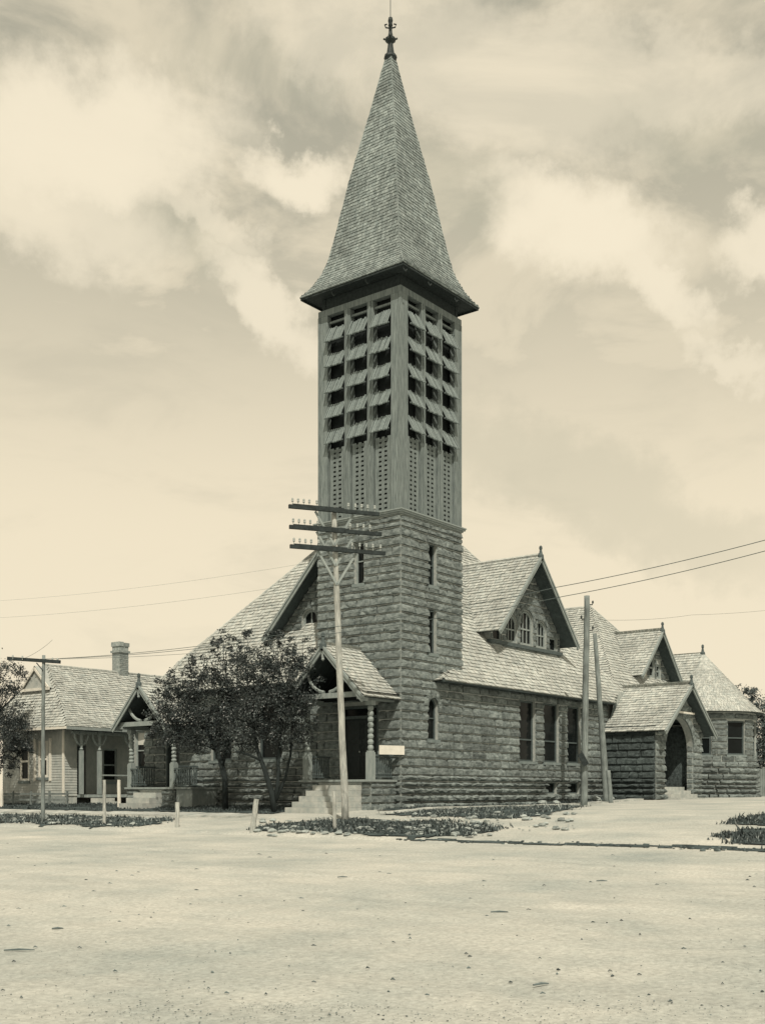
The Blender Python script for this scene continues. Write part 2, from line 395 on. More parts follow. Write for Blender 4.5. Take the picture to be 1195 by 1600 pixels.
# ground ------------------------------------------------------------
GX = [-200, -60, -30, -9.6, -8.75, -8.6, -7.4, -5, -3.3, -.6, 9, 16, 40, 120, 900]
GZ = [-1.3, -1.2, -1.06, -.66, -.63, -.555, -.44, -.32, -.18, -.03, .03, .2, .32, .5, 1.6]
def gz(x, y):
    return np.interp(x, GX, GZ) + .018 * np.sin(x * .31 + y * .23) * np.sin(y * .37 - x * .11) 
def G(px, py):
    """the ground point under a picture point"""
    d = FWD + RGT * ((px - X0) / FPX) + UPV * ((YH - py) / FPX); D = 30.0
    for _ in range(60):
        p = CAM + d * D; z = float(gz(p.x, p.y)); Dn = (CAM.z - z) / max(1e-4, (py - YH) / FPX)
        D = .6 * D + .4 * min(Dn, 120)
    p = CAM + d * D; return V((p.x, p.y, float(gz(p.x, p.y))))
def on(px, py, x=None, y=None):
    """the point of the plane x=.. or y=.. seen at a picture point"""
    d = FWD + RGT * ((px - X0) / FPX) + UPV * ((YH - py) / FPX)
    D = (x - CAM.x) / d.x if x is not None else (y - CAM.y) / d.y
    return CAM + d * D

# ================================================================== SETTING
def axis(fine0, fine1, step, lo, hi):
    a = list(np.arange(fine0, fine1, step)); s = step; q = fine0
    while q > lo: s *= 1.35; q -= s; a.insert(0, q)
    s = step; q = a[-1]
    while q < hi: s *= 1.35; q += s; a.append(q)
    return np.array(a)
xs = axis(-30, 12, .16, -1200, 1500); ys = axis(-26, 16, .16, -1200, 1500)
xs = np.sort(np.concatenate([xs, [-8.75, -8.6]]))
XX, YY = np.meshgrid(xs, ys, indexing='ij'); ZZ = gz(XX, YY)
for tx, tw_, td in ((-12.2, .16, .022), (-13.7, .16, .022), (-16.9, .2, .018), (-18.5, .2, .020), (-21.6, .22, .016), (-23.1, .22, .016)):
    wob = .25 * np.sin(YY * .21 + tx) + .12 * np.sin(YY * .53 + tx * 2)
    ZZ = ZZ - td * np.exp(-((XX - tx - wob) / tw_) ** 2) * (np.abs(YY) < 60) + td * .5 * np.exp(-((XX - tx - wob - 2.2 * tw_) / tw_) ** 2)
near = (np.abs(XX + 10) < 25) & (np.abs(YY + 5) < 24)
def vnoise(x, y, f, seed):
    r = np.random.RandomState(seed); t = r.rand(256, 256)
    X = x * f; Y = y * f; i = np.floor(X).astype(int); j = np.floor(Y).astype(int); u = X - i; v = Y - j
    u = u * u * (3 - 2 * u); v = v * v * (3 - 2 * v); g = lambda a, b: t[a % 256, b % 256]
    return g(i, j) * (1 - u) * (1 - v) + g(i + 1, j) * u * (1 - v) + g(i, j + 1) * (1 - u) * v + g(i + 1, j + 1) * u * v - .5
rel = .016 * vnoise(XX, YY * .6, .8, 1) + .010 * vnoise(XX, YY * .8, 2.7, 2) + .008 * vnoise(XX, YY, 5.6, 3)
ZZ = ZZ + np.where(near & (XX < -8.9), rel, rel * .25)
nx, ny = len(xs), len(ys)
idx = np.arange(nx * ny).reshape(nx, ny)
fq = np.stack([idx[:-1, :-1], idx[1:, :-1], idx[1:, 1:], idx[:-1, 1:]], -1).reshape(-1, 4)
me = bpy.data.meshes.new('ground'); me.from_pydata(np.stack([XX, YY, ZZ], -1).reshape(-1, 3).tolist(), [], fq.tolist()); me.update()
me.polygons.foreach_set('use_smooth', [True] * len(me.polygons)); me.materials.append(M['road'])
link('ground', me, (0, 0, 0), None, 'structure')['label'] = 'pale rutted dirt street'

def inside(poly, x, y):
    r = np.zeros(x.shape, bool); n = len(poly)
    for i in range(n):
        x0, y0 = poly[i]; x1, y1 = poly[(i + 1) % n]
        c = ((y0 > y) != (y1 > y)) & (x < (x1 - x0) * (y - y0) / (y1 - y0 + 1e-12) + x0); r ^= c
    return r
def sheet(name, polys, m, h=.02, step=.13, rag=.35, seed=5, kind='structure'):
    allp = [p for po in polys for p in po]
    x0, x1 = min(p[0] for p in allp), max(p[0] for p in allp); y0, y1 = min(p[1] for p in allp), max(p[1] for p in allp)
    gx = np.arange(x0 - .3, x1 + .3, step); gy = np.arange(y0 - .3, y1 + .3, step)
    A, B = np.meshgrid(gx, gy, indexing='ij')
    cx = A[:-1, :-1] + step / 2; cy = B[:-1, :-1] + step / 2
    wx = cx + rag * 2 * vnoise(cx, cy, 1.3, seed) + rag * vnoise(cx, cy, 4, seed + 1); wy = cy + rag * 2 * vnoise(cx, cy, 1.3, seed + 2) + rag * vnoise(cx, cy, 4, seed + 3)
    k = np.zeros(cx.shape, bool)
    for po in polys: k |= inside(po, wx, wy)
    Z = gz(A, B) + h + .012 * vnoise(A, B, 3, seed + 5) + .006
    id2 = np.arange(A.size).reshape(A.shape)
    f = np.stack([id2[:-1, :-1], id2[1:, :-1], id2[1:, 1:], id2[:-1, 1:]], -1)[k]
    used = np.unique(f); rm = np.zeros(A.size, int); rm[used] = np.arange(len(used))
    vs = np.stack([A, B, Z], -1).reshape(-1, 3)[used]
    me = bpy.data.meshes.new(name); me.from_pydata(vs.tolist(), [], rm[f].tolist()); me.update(); me.materials.append(M[m])
    return link(name, me, (0, 0, 0), None, kind)
def blades(name, polys, dens, hr, label, seed, m='grass', rag=.35, wd=.022):
    r = np.random.RandomState(seed); P = []
    for po in polys:
        x0, x1 = min(p[0] for p in po), max(p[0] for p in po); y0, y1 = min(p[1] for p in po), max(p[1] for p in po)
        n = int((x1 - x0) * (y1 - y0) * dens); x = r.uniform(x0, x1, n); y = r.uniform(y0, y1, n)
        wx = x + rag * 2 * vnoise(x, y, 1.3, 5) + rag * vnoise(x, y, 4, 6) + r.normal(0, .26, n); wy = y + rag * 2 * vnoise(x, y, 1.3, 7) + rag * vnoise(x, y, 4, 8) + r.normal(0, .16, n)
        k = inside(po, wx, wy) & (vnoise(x, y, .8, 11) + .5 * vnoise(x, y, 3.1, 12) > -.12 + r.uniform(-.22, .22, n))
        P.append(np.stack([x[k], y[k]], -1))
    P = np.concatenate(P); n = len(P); a = r.uniform(0, 6.283, n); h = hr[0] + (hr[1] - hr[0]) * r.beta(1.3, 3.2, n) * 1.6; h = h * (.65 + .9 * (vnoise(P[:, 0], P[:, 1], 1.7, 21) + .4)); h = np.maximum(h, .03)
    z = gz(P[:, 0], P[:, 1]) + .01; w = wd * r.uniform(.6, 1.6, n); b = r.uniform(0, 6.283, n); le = h * r.uniform(.1, .75, n)
    v = np.zeros((n, 4, 3)); v[:, 0] = np.stack([P[:, 0] - np.cos(a) * w, P[:, 1] - np.sin(a) * w, z], -1); v[:, 1] = np.stack([P[:, 0] + np.cos(a) * w, P[:, 1] + np.sin(a) * w, z], -1)
    v[:, 2] = np.stack([P[:, 0] + np.cos(b) * le * .5 + np.cos(a) * w * .7, P[:, 1] + np.sin(b) * le * .5 + np.sin(a) * w * .7, z + h * .65], -1)
    v[:, 3] = np.stack([P[:, 0] + np.cos(b) * le, P[:, 1] + np.sin(b) * le, z + h], -1)
    i = np.arange(n) * 4; f = np.concatenate([np.stack([i, i + 1, i + 2], -1), np.stack([i, i + 2, i + 3], -1)])
    me = bpy.data.meshes.new(name); me.from_pydata(v.reshape(-1, 3).tolist(), [], f.tolist()); me.update(); me.materials.append(M[m])
    o = link(name, me, (0, 0, 0), None, 'stuff'); o['label'] = label; return o
def GP(pts): return [tuple(G(*p)[:2]) for p in pts]
lawn = [(-3.5, 2.6), (-.1, 3.7), (-.1, 30), (-3.4, 30)]
strip = [(-8.3, 4.2), (-7.3, 3.4), (-6.2, 4.6), (-5.4, 6), (-5.3, 30), (-8.4, 30)]
corner = GP([(398, 1297), (470, 1285), (545, 1280), (600, 1284), (690, 1287), (765, 1293), (780, 1300), (720, 1308), (640, 1307), (520, 1302), (440, 1300)])
sidegrass = GP([(596, 1273), (680, 1267), (780, 1263), (905, 1260), (885, 1267), (845, 1274), (795, 1281), (720, 1277), (650, 1276)])
rightA = GP([(1122, 1308), (1150, 1297), (1195, 1296), (1300, 1298), (1300, 1326), (1195, 1322), (1150, 1320)])
rightB = GP([(1136, 1287), (1160, 1278), (1195, 1274), (1300, 1266), (1300, 1288), (1195, 1290), (1160, 1290)])
gutter = [(-8.80, -30), (-8.64, -30), (-8.64, -7.6), (-8.68, -6.4), (-8.72, -7.6)]
foot = [(-.05, -.1), (14.6, -.1), (14.6, -1.35), (-1.6, -1.35), (-1.6, -.2)]
sheet('lawn_soil', [lawn], 'soil', .02, .16, .2)
sheet('verge_soil', [strip, corner], 'soil', .02, .11, .45)
sheet('side_verge_soil', [sidegrass], 'soil', .02, .11, .3)
sheet('corner_verge_soil', [rightA, rightB], 'soil', .02, .12, .3)
sheet('gutter', [gutter], 'soil', .010, .045, .05)
sheet('wall_foot_soil', [foot], 'soil', .016, .1, .15)
blades('grass', [lawn], 260, (.03, .10), 'short shaded grass in front of the church and cottage', 31)
blades('verge_grass', [strip], 170, (.02, .11), 'straggling weeds along the street edge by the sidewalk', 32)
blades('verge_grass', [corner], 620, (.02, .11), 'tufted grass on the street corner round the telegraph pole', 33)
blades('side_grass', [sidegrass], 420, (.02, .07), 'thin grass along the side street below the stone wall', 34)
blades('corner_grass', [rightA, rightB], 460, (.02, .11), 'dark grass on the far corner of the side street', 35)
blades('gutter_weeds', [gutter], 130, (.015, .06), 'sparse weeds in the gutter of the street crossing', 36, rag=.12)
blades('dry_grass', [strip, corner, sidegrass, rightA, rightB], 70, (.03, .12), 'dry pale stalks among the verge grass', 38, m='hay', wd=.014)
blades('wall_weeds', [foot], 130, (.03, .12), 'weeds at the foot of the church wall', 37)
# plank sidewalks: the boards nearest are laid one by one
def plank_walk(name, x0, x1, y0, y1, along, label, w=.42):
    root = MB(); a0, a1 = (x0, x1) if along == 'x' else (y0, y1); t = a0; pl = []
    while t < a1:
        q = min(t + w * R.uniform(.85, 1.15), a1)
        pl.append((t + .008, q - .008)); t = q
    mb = MB()
    for (p, q) in pl:
        h = .055 + R.uniform(-.008, .01); e = R.uniform(-.05, .05)
        X = (p, q) if along == 'x' else (x0 + e, x1 + e); Y = (y0 + e, y1 + e) if along == 'x' else (p, q)
        c = [(X[0], Y[0]), (X[1], Y[0]), (X[1], Y[1]), (X[0], Y[1])]
        mb.box8([(x, y, float(gz(x, y)) - .05) for x, y in c] + [(x, y, float(gz(x, y)) + h + R.uniform(-.006, .006)) for x, y in c])
    o = mb.build(name, 'walk', None, kind='structure'); o['label'] = label; return o
plank_walk('front_sidewalk', -4.75, -3.85, 2.9, 32, 'y', 'pale sidewalk along the front street')
plank_walk('side_sidewalk', -3.2, 14.4, -2.05, -1.45, 'x', 'pale walk along the side wall of the church')
# ------------------------------------------------------------------ debris on the ground
def rock(mb, c, r, rng, flat=.6):
    vs = []; seg = 6
    for j, (rr, zz) in enumerate(((.75, -.3), (1.0, .15), (.7, .6), (.0, .8))):
        for k in range(seg if rr else 1):
            a = 6.283 * (k + .3 * j) / seg; q = rr * r * rng.uniform(.7, 1.25)
            vs.append((c[0] + math.cos(a) * q, c[1] + math.sin(a) * q, c[2] + zz * r * flat * rng.uniform(.8, 1.2)))
    fs = []
    for j in range(2):
        for k in range(seg): fs.append((j * seg + k, j * seg + (k + 1) % seg, (j + 1) * seg + (k + 1) % seg, (j + 1) * seg + k))
    for k in range(seg): fs.append((2 * seg + k, 2 * seg + (k + 1) % seg, 3 * seg))
    mb.add(vs, fs)
mb = MB(); rg = random.Random(11)
for i in range(560):
    if i < 330:
        px, py = rg.uniform(-60, 1260), 1312 + 330 * rg.random() ** .9
        r = rg.choice((.005, .006, .008, .010, .014)) * (1.0 if py < 1480 else .55)
    else:
        px, py = rg.choice(((rg.gauss(200, 130), rg.gauss(1570, 18)), (rg.gauss(1030, 120), rg.gauss(1572, 8)), (rg.gauss(560, 200), rg.gauss(1590, 8)), (rg.uniform(0, 1195), rg.gauss(1480, 50))))
        r = rg.uniform(.004, .010)
    p = G(px, py)
    if p.x < -8.9: rock(mb, (p.x, p.y, p.z + .004), r, rg, .55)
for i in range(1500):
    px, py = rg.uniform(-20, 1215), 1420 + 185 * rg.random() ** .55
    if rg.random() < .45: px, py = rg.choice(((rg.gauss(180, 90), rg.gauss(1582, 7)), (rg.gauss(520, 80), rg.gauss(1574, 4)), (rg.gauss(420, 30), rg.gauss(1575, 4)), (rg.gauss(1000, 110), rg.gauss(1578, 7)), (rg.gauss(640, 160), rg.gauss(1590, 6))))
    p = G(px, py); rock(mb, (p.x, p.y, p.z + .001), rg.choice((.002, .0028, .0035, .005)), rg, .5)
for i in range(95):
    px, py = rg.uniform(-20, 1215), 1318 + 250 * rg.random() ** 1.3; p = G(px, py); Dp = (p - CAM).dot(FWD)
    if p.x > -9: continue
    ln = rg.uniform(3, 9) / FPX * Dp; an = rg.gauss(0, .35); d = RGT * math.cos(an) + FWD * math.sin(an)
    mb.tube([p - d * ln / 2 + UPV * .004, p - d * ln * .1 + UPV * rg.uniform(.008, .016), p + d * ln / 2 + UPV * .004], [.003, rg.uniform(.005, .011), .003], 5)
o = mb.build('debris', 'clod', None, kind='stuff'); o['label'] = 'small dark clods and pebbles scattered on the dirt street'
mb = MB()
for i in range(420):
    k = rg.random()
    if k < .45: p = G(rg.uniform(400, 770), rg.uniform(1283, 1308))
    elif k < .8: x, y = rg.uniform(-8.4, -5.2), rg.uniform(4, 22); p = V((x, y, float(gz(x, y))))
    else: p = G(rg.uniform(590, 900), rg.uniform(1272, 1300))
    rock(mb, (p.x, p.y, p.z + .03), rg.choice((.025, .035, .05, .08, .11)), rg, .7)
gm = MB()
for i in range(330):
    y = rg.uniform(-30, -6.4) if i < 230 else rg.uniform(-22, -9); x = -8.68 + rg.gauss(0, .05); r = rg.choice((.012, .02, .03, .045))
    rock(gm, (x, y, float(gz(x, y)) + .004), r, rg, .5)
o = gm.build('gutter_clods', 'clod', None, kind='stuff'); o['label'] = 'dark clods along the gutter at the street crossing'
o = mb.build('rubble', 'paleclod', None, kind='stuff'); o['label'] = 'pale clods lying in the grass verges'
for i, (px, py, ln, an, lb) in enumerate(((30, 1487, .28, .1, 'dark stick at the left edge of the street'), (90, 1453, .12, .2, 'small dark stick lying left in the street'),
        (780, 1427, .2, .0, 'dark twig lying right of centre in the dirt street'), (535, 1372, .16, .3, 'dark twig on the street below the telegraph pole'),
        (940, 1378, .16, .0, 'dark sliver of wood on the street, below the two bare poles'), (845, 1541, .14, .5, 'short crooked twig near the bottom of the street'),
        (655, 1280, .3, .2, 'pale stick of wood lying by the side verge'))):
    p = G(px, py); d = V((RGT * math.cos(an) + FWD * math.sin(an)))
    mb = MB(); mb.tube([p - d * ln / 2 + UPV * .012, p + V((0, 0, .018)), p + d * ln / 2 + UPV * .012], [.007, .011, .005], 6)
    tag(mb.build('stick', 'clod' if i < 6 else 'paleclod'), lb, 'stick', 'sticks lying on the street')
for px, py, r, lb in ((1120, 1331, .09, 'larger of two dark stones at the right street edge'), (1098, 1331, .06, 'smaller dark stone beside the right street edge')):
    p = G(px, py); mb = MB(); rock(mb, (p.x, p.y, p.z + .02), r, rg, .7); tag(mb.build('stone', 'clod'), lb, 'stone', 'stones at the street edge')

# ================================================================== CHURCH
church = thing('stone_church', 'rock-faced stone church with tall shingled spire on the street corner', 'church', (0, 0, 0))
CZ = [-.45, -.12, .18, .45, .69, .90, 1.12, 1.42, 1.72, 2.03, 2.34, 2.65, 2.99, 3.29, 3.62, 3.85, 4.11, 4.41, 4.72, 5.04, 5.34, 5.67, 5.95, 6.28, 6.59, 6.89, 7.19, 7.44, 7.70, 7.96, 8.22, 8.49, 8.84, 9.15, 9.46, 9.65, 9.87]
PL = 1.12                                                        # top of the battered plinth
T = 3.67
RIGHT = fr((0, 0, 0), (1, 0, 0), (0, -1, 0)); LEFT = fr((0, 0, 0), (0, 1, 0), (-1, 0, 0))
def arch_fill(mb, P, ua, ub, vs, va, vt, depth=.24, n=-.01, seg=14):
    """closes the corners over an arched opening (rectangular hole up to vt) and lines the arch"""
    c = (ua + ub) / 2; w = (ub - ua) / 2; pts = []
    for k in range(seg + 1):
        a = math.pi * (1 - k / seg); pts.append((c + w * math.cos(a), vs + (va - vs) * math.sin(a)))
    for (p, q) in zip(pts[:-1], pts[1:]):
        mb.quad(P(p[0], p[1], n), P(q[0], q[1], n), P(q[0], vt, n), P(p[0], vt, n))
        mb.quad(P(p[0], p[1], n), P(q[0], q[1], n), P(q[0], q[1], -depth), P(p[0], p[1], -depth))
    return pts
def voussoirs(P, ua, ub, vs, va, th, num, parent, rng, proj=.05, name='arch_stone'):
    c = (ua + ub) / 2; w = (ub - ua) / 2; h = va - vs
    for k in range(num):
        a0 = math.pi * (1 - (k + .03) / num); a1 = math.pi * (1 - (k + .97) / num); mb = MB(); pj = proj + rng.uniform(-.015, .02)
        q = []
        for r in (0, th):
            for a in (a0, (a0 + a1) / 2, a1): q.append((c + (w + r) * math.cos(a), vs + (h + r) * math.sin(a)))
        q = [q[0], q[1], q[2], q[5], q[4], q[3]]
        vs_ = [P(u, v, -.02) for u, v in q] + [P(u + (c - u) * .0, v, pj) for u, v in q]
        mid = P(sum(u for u, v in q) / 6, sum(v for u, v in q) / 6, pj + .03)
        mb.add(vs_ + [mid], [(i, (i + 1) % 6, 6 + (i + 1) % 6, 6 + i) for i in range(6)] + [(6 + i, 6 + (i + 1) % 6, 12) for i in range(6)])
        mb.build(name, 'stone', parent)
def window(P, ua, ub, va, vb, parent, n=-.14, fw=.06, rows=(.5,), cols=(), fm='trim', shade=0.0, pm='pane', name='window', sill=True, arch=None, label=None):
    mb = MB(); d = .06
    mb.fbox(P, ua, ua + fw, va, vb, n - d, n + .02); mb.fbox(P, ub - fw, ub, va, vb, n - d, n + .02)
    mb.fbox(P, ua + fw, ub - fw, va, va + fw, n - d, n + .02); mb.fbox(P, ua + fw, ub - fw, vb - fw, vb, n - d, n + .02)
    for r in rows:
        v = va + (vb - va) * r; mb.fbox(P, ua + fw, ub - fw, v - fw * .4, v + fw * .4, n - d, n + .01)
    for c in cols:
        u = ua + (ub - ua) * c; mb.fbox(P, u - fw * .3, u + fw * .3, va + fw, vb - fw, n - d, n + .005)
    if arch:
        vs, vtop = arch; c = (ua + ub) / 2; w = (ub - ua) / 2 - fw * .5
        mb.tube([P(c + w * math.cos(math.pi * (1 - k / 12)), vs + (vtop - vs - fw * .5) * math.sin(math.pi * (1 - k / 12)), n) for k in range(13)], fw * .6, 6)
    o = mb.build(name, fm, parent)
    if label: o['label'] = label
    g = MB(); vsh = vb - (vb - va) * shade
    g.quad(P(ua + fw * .6, va + fw * .6, n - .03), P(ub - fw * .6, va + fw * .6, n - .03), P(ub - fw * .6, vb - fw * .6, n - .03), P(ua + fw * .6, vb - fw * .6, n - .03))
    g.build('pane', pm, o)
    if shade:
        g = MB(); g.fbox(P, ua + fw, ub - fw, vsh, vb - fw, n - .028, n - .02); g.build('blind', 'shade', o)
    if sill:
        s = MB(); s.fbox(P, ua - .07, ub + .07, va - .11, va, -.18, .07); s.build('sill', 'dress', o)
    return o
def window_back(mb, P, ua, ub, va, vb, n=-.24): mb.quad(P(ua, va, n), P(ub, va, n), P(ub, vb, n), P(ua, vb, n))

# ---- tower ------------------------------------------------------------------
HR = [(1.60, 2.08, 7.70, 9.15), (1.60, 2.08, 5.34, 6.89), (1.55, 2.17, 2.34, 3.85)]
HN = [(7.68, 8.91, 1.72, 4.11), (9.57, 10.83, 1.72, 4.11), (11.54, 12.72, 1.72, 4.11), (9.75, 10.65, .45, .90), (11.6, 12.6, .45, .90)]
HL = [(1.59, 2.0, 7.70, 9.15), (.95, 2.65, .93, 3.5)]
tw = MB()
wall(tw, RIGHT, 0, T, -.5, 9.87, HR); wall(tw, LEFT, 0, T, -.5, 9.87, HL)
for (a, b, c, d) in HR: window_back(tw, RIGHT, a, b, c, d)
for (a, b, c, d) in HL: window_back(tw, LEFT, a, b, c, d)
tw.quad((T, .02, 3), (T, T, 3), (T, T, 9.87), (T, .02, 9.87)); tw.quad((.02, T, 3), (T, T, 3), (T, T, 9.87), (.02, T, 9.87))
arch_fill(tw, RIGHT, 1.55, 2.17, 3.50, 3.80, 3.85)
tower = tw.build('tower_wall', 'mortar', church)
rs = random.Random(3)
lr = stones(RIGHT, CZ, 0, T, HR, rs, plinth=PL, wr=(.46, 1.15))
ll = stones(LEFT, CZ[5:], 0, T, HL + [(0, 9, -1, .9)], rs, wr=(.46, 1.15))
ll += stones(LEFT, CZ[:6], 0, .36, [], rs, plinth=PL)
both = lr + ll
print('tower stones', len(both))
# the largest become pieces of their own, the few beyond the limit are joined
both.sort(key=lambda s: -(s[2] - s[1]) * (s[4] - s[3]))
stones_obj(both[:296], tower, rs, True); stones_obj(both[296:], tower, rs)
voussoirs(RIGHT, 1.55, 2.17, 3.50, 3.80, .26, 5, church, rs)
w1 = window(RIGHT, 1.60, 2.08, 7.70, 9.15, church, fw=.05, rows=(.5,), fm='darktrim', name='tower_window')
w2 = window(RIGHT, 1.60, 2.08, 5.34, 6.89, church, fw=.05, rows=(.5,), fm='darktrim', name='tower_window')
w3 = window(RIGHT, 1.55, 2.17, 2.34, 3.85, church, fw=.05, rows=(.5,), fm='darktrim', name='tower_window', arch=(3.5, 3.8), label='arched tower window')
w4 = window(LEFT, 1.59, 2.0, 7.70, 9.15, church, fw=.05, rows=(.55,), fm='trim', name='tower_window', label='pale framed tower window')
mb = MB()
for (a, b, c) in ((-.04, 9.87, 9.93), (-.1, 9.93, 9.99), (-.13, 9.99, 10.03)): mb.box(a, T - a, a, T - a, b, c)
mb.build('tower_cornice', 'trim', church)
# ---- belfry -----------------------------------------------------------------
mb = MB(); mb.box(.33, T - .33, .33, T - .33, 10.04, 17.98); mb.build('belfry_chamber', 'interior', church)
FACES = (RIGHT, LEFT, fr((T, 0, 0), (0, 1, 0), (1, 0, 0)), fr((0, T, 0), (1, 0, 0), (0, 1, 0)))
OPEN = [(.44 + k * (.765 + .2475), .44 + k * (.765 + .2475) + .765) for k in range(3)]
for cx, cy in ((0, 0), (0, T), (T, 0), (T, T)):
    mb = MB(); sx = 1 if cx == 0 else -1; sy = 1 if cy == 0 else -1
    def bx(a, b, c, d, z0=10.04, z1=17.33):
        X = sorted((cx + sx * a, cx + sx * b)); Y = sorted((cy + sy * c, cy + sy * d)); mb.box(X[0], X[1], Y[0], Y[1], z0, z1)
    bx(.0, .10, .0, .10)
    bx(.115, .425, .012, .20); bx(.012, .20, .115, .425)
    bx(.425, .44, .03, .2); bx(.03, .2, .425, .44)
    mb.build('corner_post', 'wood', church)
def belfry_face(P):
    for u in (OPEN[0][1], OPEN[1][1]):
        mb = MB(); mb.fbox(P, u + .0, u + .2475, 10.04, 17.33, -.28, -.015); mb.fbox(P, u + .09, u + .155, 10.04, 17.33, -.01, .012); mb.build('mullion', 'wood', church)
    mb = MB(); mb.fbox(P, .012, T - .012, 17.332, 17.55, -.22, -.008); mb.build('top_beam', 'wood', church)
    mb = MB(); mb.fbox(P, .1, T - .1, 17.552, 17.98, -.26, -.12); mb.build('frieze', 'frieze', church)
    mb = MB(); mb.fbox(P, .445, OPEN[2][1] - .005, 17.05, 17.12, -.16, -.09); mb.build('rail', 'wood', church)
    for (a, b) in OPEN:
        for z in (16.33, 15.44, 14.54, 13.65, 12.76):
            lm = MB(); k = 8; wd = (b - a + .03) / k; u = a - .015
            for i in range(k):
                g = R.uniform(.014, .022); z0 = z + R.uniform(-.015, .015); zt = z0 + R.uniform(.52, .58)
                p = [P(u + g, z0, .20), P(u + wd - g, z0, .20), P(u + wd - g, zt, -.09), P(u + g, zt, -.09)]
                q = [P(u + g, z0 - .03, .18), P(u + wd - g, z0 - .03, .18), P(u + wd - g, zt - .03, -.11), P(u + g, zt - .03, -.11)]
                lm.box8(q + p); u += wd
            lm.fbox(P, a + .002, b - .002, z + .02, z + .07, .06, .12); lm.fbox(P, a + .002, b - .002, z + .36, z + .42, -.10, -.055)
            lm.build('louvre', 'slat', church)
        # pierced panel: three stiles and the bars between the slots
        pm = MB(); p0, p1 = a + .04, b - .04; n0, n1 = -.135, -.095; z0, z1 = 10.05, 12.62
        cols = [p0, p0 + .17, p0 + .275, p0 + .41, p0 + .515, p1]
        for i in (0, 2, 4): pm.fbox(P, cols[i], cols[i + 1], z0, z1, n0, n1)
        nr = 15; st = (z1 - z0 - .16) / nr
        for i in (1, 3):
            pm.fbox(P, cols[i] + .001, cols[i + 1] - .001, z0, z0 + .10, n0, n1 - .002)
            for r in range(nr):
                zz = z0 + .10 + r * st
                pm.fbox(P, cols[i] + .001, cols[i + 1] - .001, zz + .06, zz + st, n0, n1 - .002)
                pm.fbox(P, cols[i] + .001, cols[i + 1] - .001, zz + .055, zz + .075, n1 - .001, n1 + .03)
        pm.build('vent_panel', 'wood', church)
for P in FACES: belfry_face(P)
# ---- spire ------------------------------------------------------------------
H0 = 2.29; c0 = T / 2
SP = [(2.29, 18.02), (2.10, 18.24), (1.90, 18.55), (1.74, 18.88), (1.60, 19.27), (1.42, 20.15), (1.03, 22.34), (.545, 24.64), (.11, 26.85)]
prof = [(H0 - h, z) for h, z in SP]
dk = MB(); sh = MB(); rsp = random.Random(5)
for (ux, uy, wx, wy) in ((1, 0, 0, 1), (0, 1, 1, 0), (1, 0, 0, -1), (0, 1, -1, 0)):
    O = (c0 - wx * H0, c0 - wy * H0, 0)
    rf = Roof(O, (ux, uy, 0), (wx, wy, 0), prof)
    poly = [(-SP[0][0], 0)] ; right = [(h, rf.S[i]) for i, (h, z) in enumerate(SP)]
    poly = right + [(-u, t) for u, t in reversed(right)]
    for i in range(len(SP) - 1):
        a, b = SP[i][0], SP[i + 1][0]
        dk.quad(rf.pos(-a, rf.S[i], -.01), rf.pos(a, rf.S[i], -.01), rf.pos(b, rf.S[i + 1], -.01), rf.pos(-b, rf.S[i + 1], -.01))
    rf.shingles(sh, poly, rsp, expo=.122, wr=(.08, .2), th=.026, wave=.008)
dk.quad(*[(c0 + a * H0, c0 + b * H0, 18.0) for a, b in ((-1, -1), (1, -1), (1, 1), (-1, 1))])
for k in range(4):                                                # fascia
    q = [(-1, -1), (1, -1), (1, 1), (-1, 1)]; a, b = q[k], q[(k + 1) % 4]
    dk.bar((c0 + a[0] * (H0 - .03), c0 + a[1] * (H0 - .03), 17.97), (c0 + b[0] * (H0 - .03), c0 + b[1] * (H0 - .03), 17.97), .04, .07)
spire = dk.build('spire_roof', 'frieze', church)
sh.build('shingle', 'spire', spire, kind='stuff')
hp = MB()
for a, b in ((-1, -1), (1, -1), (1, 1), (-1, 1)):
    hp.tube([(c0 + a * h, c0 + b * h, z + .012) for h, z in SP], [.02] * len(SP), 5)
hp.build('hip_cap', 'spire', spire)
mb = MB()
for cx, cy in ((-.38, -.38), (1.0, -.4), (2.6, -.4), (-.4, 1.2), (-.4, 2.7)):
    mb.tube([(cx, cy, 17.97), (cx + .02, cy, 17.85), (cx + .07, cy - .05, 17.76), (cx + .1, cy - .08, 17.82)], .022, 6)
mb.build('eave_hook', 'metal', spire)
mb = MB()
mb.lathe((c0, c0, 26.72), [(.13, -.15), (.2, .02), (.24, .08), (.22, .16), (.14, .24), (.10, .5), (.09, .62), (.19, .7), (.19, .77), (.10, .84), (.065, 1.0), (.06, 1.2), (.085, 1.25), (.07, 1.33), (.09, 1.42), (.07, 1.52), (.02, 1.56)], 10)
for a in range(4):
    dx, dy = math.cos(a * math.pi / 2 + .6), math.sin(a * math.pi / 2 + .6)
    mb.tube([(c0 + dx * .05, c0 + dy * .05, 27.88), (c0 + dx * .17, c0 + dy * .17, 27.9), (c0 + dx * .2, c0 + dy * .2, 28.0), (c0 + dx * .12, c0 + dy * .12, 28.02)], .028, 6)
    mb.tube([(c0 + dx * .15, c0 + dy * .15, 27.46), (c0 + dx * .25, c0 + dy * .25, 27.5)], .035, 6)
fin = mb.build('spire_finial', 'metal', church)
mb = MB(); mb.tube([(c0, c0, 28.2), (c0, c0, 29.6)], .014, 6); mb.build('lightning_rod', 'wire', fin)

